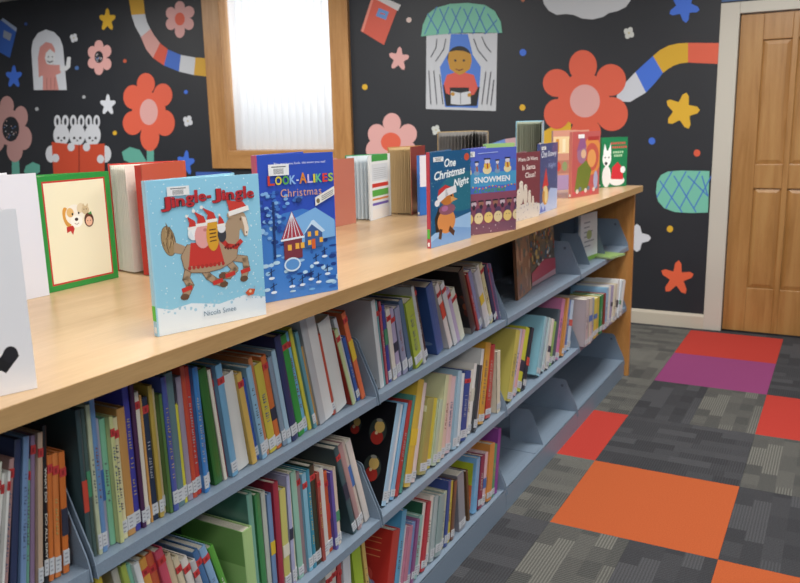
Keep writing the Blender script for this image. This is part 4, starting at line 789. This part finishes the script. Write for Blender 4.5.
def art_snowmen(c, w, h):
    X = lambda x: w*x; Y = lambda y: h*y
    c.rect(0, 0, w, h, '8a4a60'); c.rect(0, Y(.48), w, h, '4a6fc8'); c.rect(0, Y(.56), w, Y(.72), '4a9ccc'); c.rect(0, 0, w, Y(.12), '7d5266'); c.rect(0, Y(.86), w, h, '5566c8')
    for i, (x, y, s) in enumerate([(.06, .78, .9), (.22, .77, .7), (.42, .80, 1.15), (.62, .78, .7), (.82, .80, 1.0)]):
        b0 = 'e0b848' if s > .8 else '6a8fae'
        c.ell(X(x), Y(y-.05), X(.075*s), Y(.045*s), 'e6d6a8' if s > .8 else '7f9ec0'); c.ell(X(x), Y(y), X(.055*s), Y(.04*s), b0); c.ell(X(x), Y(y+.05), X(.045*s), Y(.03*s), 'd8d4e0'); c.line([(X(x-.05*s), Y(y+.075)), (X(x+.05*s), Y(y+.075))], X(.02), '2a2430'); c.line([(X(x), Y(y+.02)), (X(x+.01), Y(y-.03))], X(.025), 'b0503a')
    c.text('SNOWMEN', X(.17), Y(.60), X(.70), 'eef2f6', height=Y(.07), bold=.03); c.text('AT CHRISTMAS', X(.16), Y(.485), X(.62), '4f9a58', height=Y(.045), bold=.02)
    for i in range(16): c.ell(X(.02+.063*i), Y(.545+.012*math.sin(i)), X(.016), Y(.01), 'd8504a' if i % 2 else 'e0c050', n=8)
    for x in range(8):
        c.ell(X(.02+.14*x), Y(.36), X(.05), Y(.035), 'c8b4c0' if x % 2 else '9a6a58'); c.ell(X(.02+.14*x), Y(.32), X(.03), Y(.03), '3a2a3a'); c.line([(X(-.03+.14*x), Y(.39)), (X(.06+.14*x), Y(.39))], X(.02), '2a2230')
    for x in range(6):
        c.ell(X(.06+.19*x), Y(.27), X(.06), Y(.04), '5a3f5f'); c.ell(X(.06+.19*x), Y(.19), X(.085), Y(.065), 'e6c87a' if x % 2 == 0 else 'e0cda0'); c.ell(X(.04+.19*x), Y(.21), X(.008), Y(.006), '3a2a1a', n=8); c.ell(X(.09+.19*x), Y(.21), X(.008), Y(.006), '3a2a1a', n=8)
    flakes(c, 14, 0, w, 0, h*.12, .001, .003, 'c8b0b8', 8); barcode(c, X(.02), Y(.905), X(.16), Y(.06)); c.line([(X(.24), Y(.94)), (X(.62), Y(.95))], X(.012), '9fb0e8')
def art_where(c, w, h):
    X = lambda x: w*x; Y = lambda y: h*y
    c.rect(0, 0, w, h, '7d3f48'); flakes(c, 40, 0, w, h*.3, h, .001, .002, '9a6068', 2)
    c.poly([(0, 0), (w, 0), (w, Y(.20)), (X(.5), Y(.25)), (0, Y(.22))], 'd8d2cc')
    for x, y, s in ((.2, .40, 1), (.38, .36, .9), (.55, .30, .7), (.1, .3, .9), (.7, .24, .5)):
        c.ell(X(x), Y(y), X(.10*s), Y(.16*s), 'ddd2c4'); c.ell(X(x), Y(y+.14*s), X(.08*s), Y(.05*s), 'e6dccf'); c.ell(X(x+.03), Y(y+.14*s), X(.015), Y(.008), '4a3a34', n=8)
    flakes(c, 30, 0, w, 0, h*.22, .001, .004, 'a8a0b0', 3)
    c.text('Where, Oh Where,', X(.06), Y(.86), X(.84), 'ecdcd8', height=Y(.07), bold=.02); c.text('Is Santa', X(.24), Y(.74), X(.55), 'ecdcd8', height=Y(.075), bold=.02); c.text('Claus?', X(.36), Y(.62), X(.44), 'ecdcd8', height=Y(.08), bold=.02)
def art_snowy(c, w, h):
    X = lambda x: w*x; Y = lambda y: h*y
    c.rect(0, 0, w, h, '33477f'); c.ell(X(.85), Y(.9), X(.2), Y(.1), '5a4a80'); flakes(c, 40, 0, w, h*.2, h, .001, .002, 'a8b8dc', 5)
    c.poly([(0, 0), (w, 0), (w, Y(.30)), (X(.6), Y(.34)), (X(.3), Y(.18)), (0, Y(.14))], 'a8bce6')
    c.poly([(X(.14), Y(.36)), (X(.34), Y(.66)), (X(.48), Y(.38))], 'cc2a34'); c.ell(X(.32), Y(.25), X(.17), Y(.14), 'c9903f'); c.ell(X(.36), Y(.24), X(.09), Y(.11), 'e6cf94'); c.ell(X(.3), Y(.35), X(.1), Y(.04), 'e6cf94')
    c.poly([(X(.02), Y(.02)), (X(.1), Y(.12)), (X(.2), Y(.03)), (X(.3), Y(.1)), (X(.34), Y(.02))], '2f5fc8')
    c.text('One', X(.08), Y(.80), X(.3), 'dfe4f0', height=Y(.10), shear=.2, bold=.01); c.text('Snowy', X(.42), Y(.78), X(.5), 'dfe4f0', height=Y(.11), shear=.2, bold=.01); c.text('Night', X(.46), Y(.62), X(.42), '9fb0e0', height=Y(.09), shear=.2); barcode(c, X(.08), Y(.91), X(.24), Y(.05))
def art_pups(c, w, h):
    c.rect(0, 0, w, h, '2a8a3c'); c.rect(.013, .013, w-.012, h-.012, 'b8322e'); c.rect(.017, .017, w-.016, h-.016, 'e6dfc2')
    x, y = w*.50, h*.62
    for (a, b, ra, rb, col, rot) in ((-.030, .002, .011, .024, 'cf9440', .2), (-.008, .006, .026, .024, 'e9e3d6', 0), (.010, .020, .010, .012, 'd9c9a8', -.5), (-.004, -.010, .017, .014, 'f0ece2', 0), (-.020, .012, .010, .011, 'd9b070', .3),
                                (.024, .014, .011, .010, 'c9b48e', 0), (.032, -.010, .014, .017, '5a3226', 0), (.032, -.013, .010, .011, 'e0b296', 0)):
        c.ell(x+a, y+b, ra, rb, col, rot=rot)
    c.poly([(x-.034, y-.020), (x-.016, y-.018), (x-.012, y-.026), (x-.018, y-.040), (x-.024, y-.030), (x-.034, y-.034)], 'b8302c')
    for a, b in ((-.014, .008), (.004, .009)): c.ell(x+a, y+b, .0024, .003, '2a1f1a', n=10)
    for a, b in ((.028, -.012), (.036, -.012), (.020, .016), (.027, .016)): c.ell(x+a, y+b, .0012, .0015, '2a1f1a', n=8)
    c.ell(x-.004, y-.005, .005, .004, '3a2c28', n=12); c.line([(x-.010, y-.014), (x-.004, y-.017), (x+.002, y-.014)], .0012, '7a5a50')
    c.poly([(x+.016, y+.023), (x+.019, y+.031), (x+.023, y+.024)], 'c9b48e'); c.poly([(x+.027, y+.024), (x+.032, y+.030), (x+.033, y+.021)], 'c9b48e'); c.poly([(x+.030, y+.004), (x+.040, y+.010), (x+.042, y+.002)], '3f8f4a')
def art_greendog(c, w, h):
    X = lambda x: w*x; Y = lambda y: h*y
    c.rect(0, 0, w, h, '1f7a4c')
    for y, col, a, b in ((.88, 'd05048', .34, .86), (.80, 'd05048', .40, .92), (.70, 'b8d8b0', .44, .84), (.63, 'b8d8b0', .48, .80)): 
        xx = a
        while xx < b: c.rect(X(xx), Y(y-.022), X(xx+.055), Y(y+.022), col, keep=True); xx += .085
    c.k += 1
    c.ell(X(.20), Y(.22), X(.17), Y(.22), 'e6e6e6'); c.ell(X(.20), Y(.58), X(.17), Y(.16), 'eeeeee'); c.poly([(X(.05), Y(.68)), (X(.10), Y(.88)), (X(.2), Y(.72))], 'eeeeee'); c.poly([(X(.22), Y(.72)), (X(.34), Y(.88)), (X(.36), Y(.66))], 'eeeeee')
    c.ell(X(.17), Y(.48), X(.055), Y(.035), '1c1c1e'); c.ell(X(.13), Y(.60), X(.02), Y(.02), '1c1c1e', n=10); c.ell(X(.27), Y(.60), X(.02), Y(.02), '1c1c1e', n=10)
    c.ell(X(.62), Y(.12), X(.30), Y(.10), 'e8e6e6'); c.poly([(X(.38), Y(.16)), (X(.42), Y(.40)), (X(.62), Y(.50)), (X(.84), Y(.38)), (X(.86), Y(.14))], 'cc3038'); c.ell(X(.84), Y(.34), X(.10), Y(.07), 'ececec')
def art_pinkfig(c, w, h):
    X = lambda x: w*x; Y = lambda y: h*y
    c.rect(0, 0, w, h, 'b85a58'); c.ell(X(.7), Y(.62), X(.36), Y(.30), 'd88a4a'); c.ell(X(.7), Y(.6), X(.26), Y(.22), 'c0584a'); c.ell(X(.7), Y(.58), X(.16), Y(.14), 'dd9a5a')
    c.poly([(X(.1), Y(.08)), (X(.2), Y(.45)), (X(.5), Y(.56)), (X(.7), Y(.4)), (X(.55), Y(.08))], '6f7a34'); c.ell(X(.34), Y(.66), X(.17), Y(.15), '9a6f8c'); c.poly([(X(.15), Y(.7)), (X(.5), Y(.76)), (X(.42), Y(.93)), (X(.3), Y(.95))], '8f5a86'); c.ell(X(.4), Y(.66), X(.09), Y(.07), 'd8b090')
    for i in range(9): c.ell(X(.1+.1*i), Y(.06+.03*(i % 3)), X(.05), Y(.035), ['c84a58', 'd8c8c0', '6a7a8a'][i % 3])
    c.ell(X(.86), Y(.24), X(.08), Y(.14), 'a8a8c8'); c.rect(X(.2), Y(.90), X(.42), Y(.96), 'e8e8e8'); c.rect(X(.55), Y(.86), X(.95), Y(.92), 'a83838')
def art_tan(c, w, h):
    X = lambda x: w*x; Y = lambda y: h*y
    c.rect(0, 0, w, h, 'c9907c'); c.rect(0, Y(.62), w, Y(.90), 'e0c79a'); c.rect(0, Y(.28), w, Y(.50), 'b07a6a'); c.rect(0, 0, w, Y(.25), 'a88fb8')
    for i in range(5): c.rect(X(.08+.18*i), Y(.64), X(.16+.18*i), Y(.86), ['c88a3a', 'e6d8b8', 'b86a4a'][i % 3]); c.ell(X(.15+.18*i), Y(.40), X(.07), Y(.08), ['c84a3a', '8a9a6a', 'd8a86a'][i % 3])
def art_boot(c, w, h):
    c.rect(0, 0, w, h, 'eceef4')
    x1 = w-.020
    c.line([(x1-.20, .036), (x1-.10, .038), (x1-.020, .042)], .012, '1d1c1f'); c.line([(x1-.022, .042), (x1-.010, .055)], .020, '1d1c1f'); c.ell(x1-.010, .056, .010, .012, '26252a')
    c.ell(x1-.045, h-.03, .022, .011, 'd2473f'); c.ell(x1-.065, h-.055, .030, .012, '4f7a3c', rot=.3); c.ell(x1-.075, h-.10, .016, .02, '2f2f34')
def art_blocks(c, w, h):
    c.rect(0, 0, w, h, 'e0e4e6')
    for y0, y1, col in ((.90, 1, '3f9a4a'), (.60, .86, 'cfd6dc'), (.50, .56, 'c8382f'), (.36, .46, '5aa84a'), (.30, .33, 'd88a3a'), (.22, .26, '6a5ab0'), (.02, .16, 'e6e4e0')): c.rect(w*.12, h*y0, w*.9, h*y1, col)
    for i in range(6): c.line([(w*.2, h*(.64+.03*i)), (w*.8, h*(.64+.03*i))], .0015, '9aa0a8')

# front row, spines to the left, covers to the aisle
display_book('picture_book', 'light blue picture book with a red hatted horse and snowy title, nearest standing', (-1.040, .992), (-.970, 1.206), .273, 16, '8fcbe6', art_jingle, spine='9fcfe6', nleaf=4, thick=.012, block=.15, tagc='5ac03a')
display_book('picture_book', 'deep blue picture book with snowy model cottage scene on its cover', (-1.036, 1.285), (-.969, 1.461), .303, 24, '2c4eb8', art_look, spine='b8486c', nleaf=4, thick=.016, block=.25)
display_book('picture_book', 'teal blue picture book with a hatted hedgehog walking in snow', (-1.043, 2.07), (-1.022, 2.31), .277, 14, '225a86', art_onechr, spine='a83848', nleaf=3, thick=.010, tagc='4aa83a')
display_book('picture_book', 'blue and plum picture book with rows of glowing snowmen', (-1.052, 2.335), (-.960, 2.545), .276, 28, '5566c8', art_snowmen, spine='4a5fc0', nleaf=3, thick=.012)
display_book('picture_book', 'maroon picture book with pale animals looking up', (-1.035, 2.745), (-1.015, 2.945), .246, 14, '7d3f48', art_where, spine='9a4a68', nleaf=3, thick=.010)
display_book('picture_book', 'navy picture book with a red pointed hat figure in snow', (-1.03, 2.985), (-1.045, 3.25), .270, 14, '33477f', art_snowy, spine='3a4a80', nleaf=3, thick=.010)
display_book('picture_book', 'tan and pink picture book standing behind the purple figure book', (-1.327, 4.05), (-1.19, 4.22), .305, 22, 'c9907c', art_tan, nleaf=3, thick=.012)
display_book('picture_book', 'red and orange picture book with a purple and green costumed figure', (-1.108, 3.66), (-1.050, 3.92), .303, 20, 'b85a58', art_pinkfig, spine='c87068', nleaf=4, thick=.014, back_c='c0605c')
display_book('picture_book', 'green picture book with a white dog and red santa hat, last on counter', (-1.135, 4.28), (-1.035, 4.42), .262, 12, '1f7a4c', art_greendog, nleaf=3, thick=.014)
display_book('board_book', 'white board book with a black boot shape, cut off by the left edge', (-1.07, .475), (-.990, .706), .257, 10, 'd7dbe3', art_boot, nleaf=2, thick=.022, block=.45)
# rear row, facing the other aisle: rear boards and fanned pages towards us
display_book('picture_book', 'book with green and red bordered cream cover showing two puppies', (-1.584, 1.382), (-1.580, 1.178), .262, 22, '2a8a3c', art_pups, back=True, spine='2a8a3c', nleaf=5, thick=.018)
display_book('picture_book', 'white film covered book behind the board book at the left edge', (-1.56, .92), (-1.545, 1.160), .272, 18, 'd8d9e2', spine='d8d9e2', nleaf=7, thick=.018, pagec='dcdad4', block=.2)
display_book('picture_book', 'thick rust red book standing with its white pages fanned left', (-1.562, 1.62), (-1.521, 1.43), .276, 36, 'b9543a', back=True, nleaf=9, thick=.024, pagec='e6e2d8', block=.22, back_c='c0392f', rear_pages='b8352c')
display_book('picture_book', 'pinkish brown book standing behind the blue cottage book', (-1.60, 2.27), (-1.585, 2.53), .240, 14, 'b8705c', spine='b8705c', nleaf=3, thick=.012)
display_book('picture_book', 'white book with a green edge and block patterned flap', (-1.60, 2.80), (-1.575, 2.60), .245, 30, 'd8e0e0', art_blocks, back=True, nleaf=5, thick=.016, pagec='d3dce2', back_c='3f8f5a')
display_book('picture_book', 'book fanned open with tan and dark page edges, tallest behind centre', (-1.560, 3.03), (-1.516, 2.827), .268, 27, '8e3a34', back=True, nleaf=11, thick=.012, pagec='cdb488', block=.25, back_c='b98a58')
display_book('picture_book', 'small white paged book with pale pink edge behind the teal blue book', (-1.640, 3.27), (-1.595, 3.085), .200, 16, 'd9b8bc', back=True, nleaf=6, thick=.016, pagec='ddd6dc')
display_book('picture_book', 'white and blue book standing just left of the teal blue book', (-1.46, 2.81), (-1.40, 3.02), .235, 12, '2f6fc0', nleaf=3, thick=.012, pagec='e6e4ea', art=lambda c, w, h: (c.rect(0, h*.48, w, h, 'e4e2ea'), c.rect(0, 0, w, h*.48, '2f6fc0')))
display_book('picture_book', 'tan covered book with black and white page edges behind the snowmen book', (-1.59, 3.63), (-1.437, 3.42), .318, 52, 'b8a078', back=True, nleaf=13, thick=.015, pagec='8c8a88', back_c='b39a70', block=.3)
display_book('picture_book', 'green and yellow topped book lying behind the snowmen book', (-1.40, 3.33), (-1.34, 3.53), .262, 14, '8fb87a', nleaf=3, thick=.012, back_c='5aa0c8')
display_book('picture_book', 'light blue book fanned open with dark page edges, tallest at the rear', (-1.42, 4.13), (-1.350, 3.91), .358, 32, '8fc0d8', back=True, nleaf=12, thick=.015, pagec='a8b0a0', block=.3)

# ---------------------------------------------------------------- cover-out books on the shelves
def flat_book(label, p0, p1, h, z, cover, art, t=.012, tilt=.06):
    dx, dy = p1[0]-p0[0], p1[1]-p0[1]; w = math.hypot(dx, dy)
    root = empty('picture_book', (p0[0], p0[1], z+.0012), math.atan2(dy, dx)); tag(root, label, 'book', 'cover-out books on the far top shelf')
    root.rotation_euler = (-tilt, 0, math.atan2(dy, dx))
    m = mat(cover, .3, 0, .4)
    b = MB(); b.box(0, w, 0, .0025, 0, h, m); b.box(0, w, t-.0025, t, 0, h, m); b.box(0, .0025, .0025, t-.0025, 0, h, m); b.build('cover', root)
    b = MB(); b.box(.0025, w-.003, .0025, t-.0025, .003, h-.003, M_paper); b.build('pages', root)
    c = Canvas((0, -.0001, 0), (1, 0, 0), (0, 0, 1), (0, -1, 0), .00003); c.clip = (0, w, 0, h); c.rough = .3; art(c, w, h); c.build('cover_picture', root)
def art_brown(c, w, h):
    c.rect(0, 0, w, h, '94664a'); q = random.Random(3)
    for i in range(36): c.ell(w*q.random(), h*q.uniform(.05, .98), w*q.uniform(.03, .10), h*q.uniform(.03, .12), q.choice(['a06a44', '6a3f2c', 'b8866a', '8a4a3a', '4a5a5c', 'c09a7a']), n=10)
def art_crowd(c, w, h):
    c.rect(0, 0, w, h, '6a6254'); q = random.Random(6)
    for i in range(90): c.ell(w*q.random(), h*q.uniform(.3, 1), w*q.uniform(.015, .05), h*q.uniform(.02, .06), q.choice(['c07838', '2f6a8c', '1f3f5c', 'c8a860', 'a84a38', 'e8dfd0', '7aa0b4', '5a4a3c']), n=8)
    c.poly([(0, 0), (w, 0), (w, h*.30), (w*.5, h*.36), (0, h*.22)], 'c04858'); c.poly([(0, 0), (w, 0), (w, h*.10), (0, h*.06)], 'c8a0a8')
def art_whitegreen(c, w, h):
    c.rect(0, 0, w, h, 'd3dbe2'); c.rect(0, 0, w, h*.09, '7fae4c'); q = random.Random(8)
    for i in range(6): c.rect(w*.2, h*(.3+.1*i), w*q.uniform(.5, .8), h*(.33+.1*i), '8a98a8')
    c.ell(w*.5, h*.55, w*.16, h*.10, '9ab07a')
flat_book('mottled brown book standing cover-out on the top shelf', (-1.085, 2.91), (-1.112, 3.14), .275, .7465, '6a4630', art_brown)
flat_book('dark crowded cover book with a pink red foot on the top shelf', (-1.128, 3.185), (-1.13, 3.508), .252, .7465, '4a4438', art_crowd)
flat_book('white and green book standing cover-out on the far top shelf', (-1.10, 3.815), (-1.075, 4.02), .235, .7465, 'cfd8de', art_whitegreen, tilt=.03)
o = empty('picture_book', (-1.20, 4.02, .7475+.0012), -.25); tag(o, 'thin green edged book lying flat at the front of the far top shelf', 'book')
b = MB(); b.box(0, .21, 0, .16, 0, .002, mat('8fae6a', .35)); b.box(0, .21, 0, .16, .007, .009, mat('8fae6a', .35)); b.box(0, .003, .0, .16, .002, .007, mat('8fae6a', .35)); b.build('cover', o)
b = MB(); b.box(.003, .207, .003, .157, .002, .007, M_paper); b.build('pages', o)

# ================================================================ LIGHT
w = bpy.data.worlds.new('world'); sc.world = w; w.use_nodes = True
w.node_tree.nodes['Background'].inputs[0].default_value = (.84, .9, 1, 1); w.node_tree.nodes['Background'].inputs[1].default_value = .3
def area(name, loc, rot, sx, sy, power, col=(1, 1, 1)):
    l = bpy.data.lights.new(name, 'AREA'); l.shape = 'RECTANGLE'; l.size = sx; l.size_y = sy; l.energy = power; l.color = col
    o = bpy.data.objects.new(name, l); C.objects.link(o); o.location = loc; o.rotation_euler = rot; return o
for x, y in ((-3.4, 1.2), (-.6, 1.2), (1.4, 1.2), (-3.4, 3.8), (-.3, 3.8), (-3.4, -1.4), (.6, -1.4), (-6.3, 3.9), (-6.3, 1.2)):  # last two, far left, are added out of view to brighten the left mural
    fx = empty('ceiling_light', (x, y, CEIL)); tag(fx, 'unseen recessed fluorescent ceiling light panel above the room', 'light', 'ceiling light panels')
    b = MB(); b.box(-.32, .32, -.62, -.6, -.02, 0, M_trim); b.box(-.32, .32, .6, .62, -.02, 0, M_trim); b.box(-.32, -.3, -.6, .6, -.02, 0, M_trim); b.box(.3, .32, -.6, .6, -.02, 0, M_trim); b.build('frame', fx)
    area('ceiling_lamp', (x, y, CEIL-.022), (0, 0, 0), .6, 1.2, 33 if (x > -1 and y < 2) else 50, (1, .97, .92))
area('daylight', (-4.33, WY+.5, 2.25), (-PI/2, 0, 0), 1.5, 1.3, 14, (.95, .98, 1))
sc.view_settings.view_transform = 'Standard'; sc.view_settings.look = 'None'; sc.view_settings.exposure = 0.28; sc.view_settings.gamma = 1; sc.view_settings.use_curve_mapping = False
sc.cycles.max_bounces = 6; sc.cycles.use_denoising = True
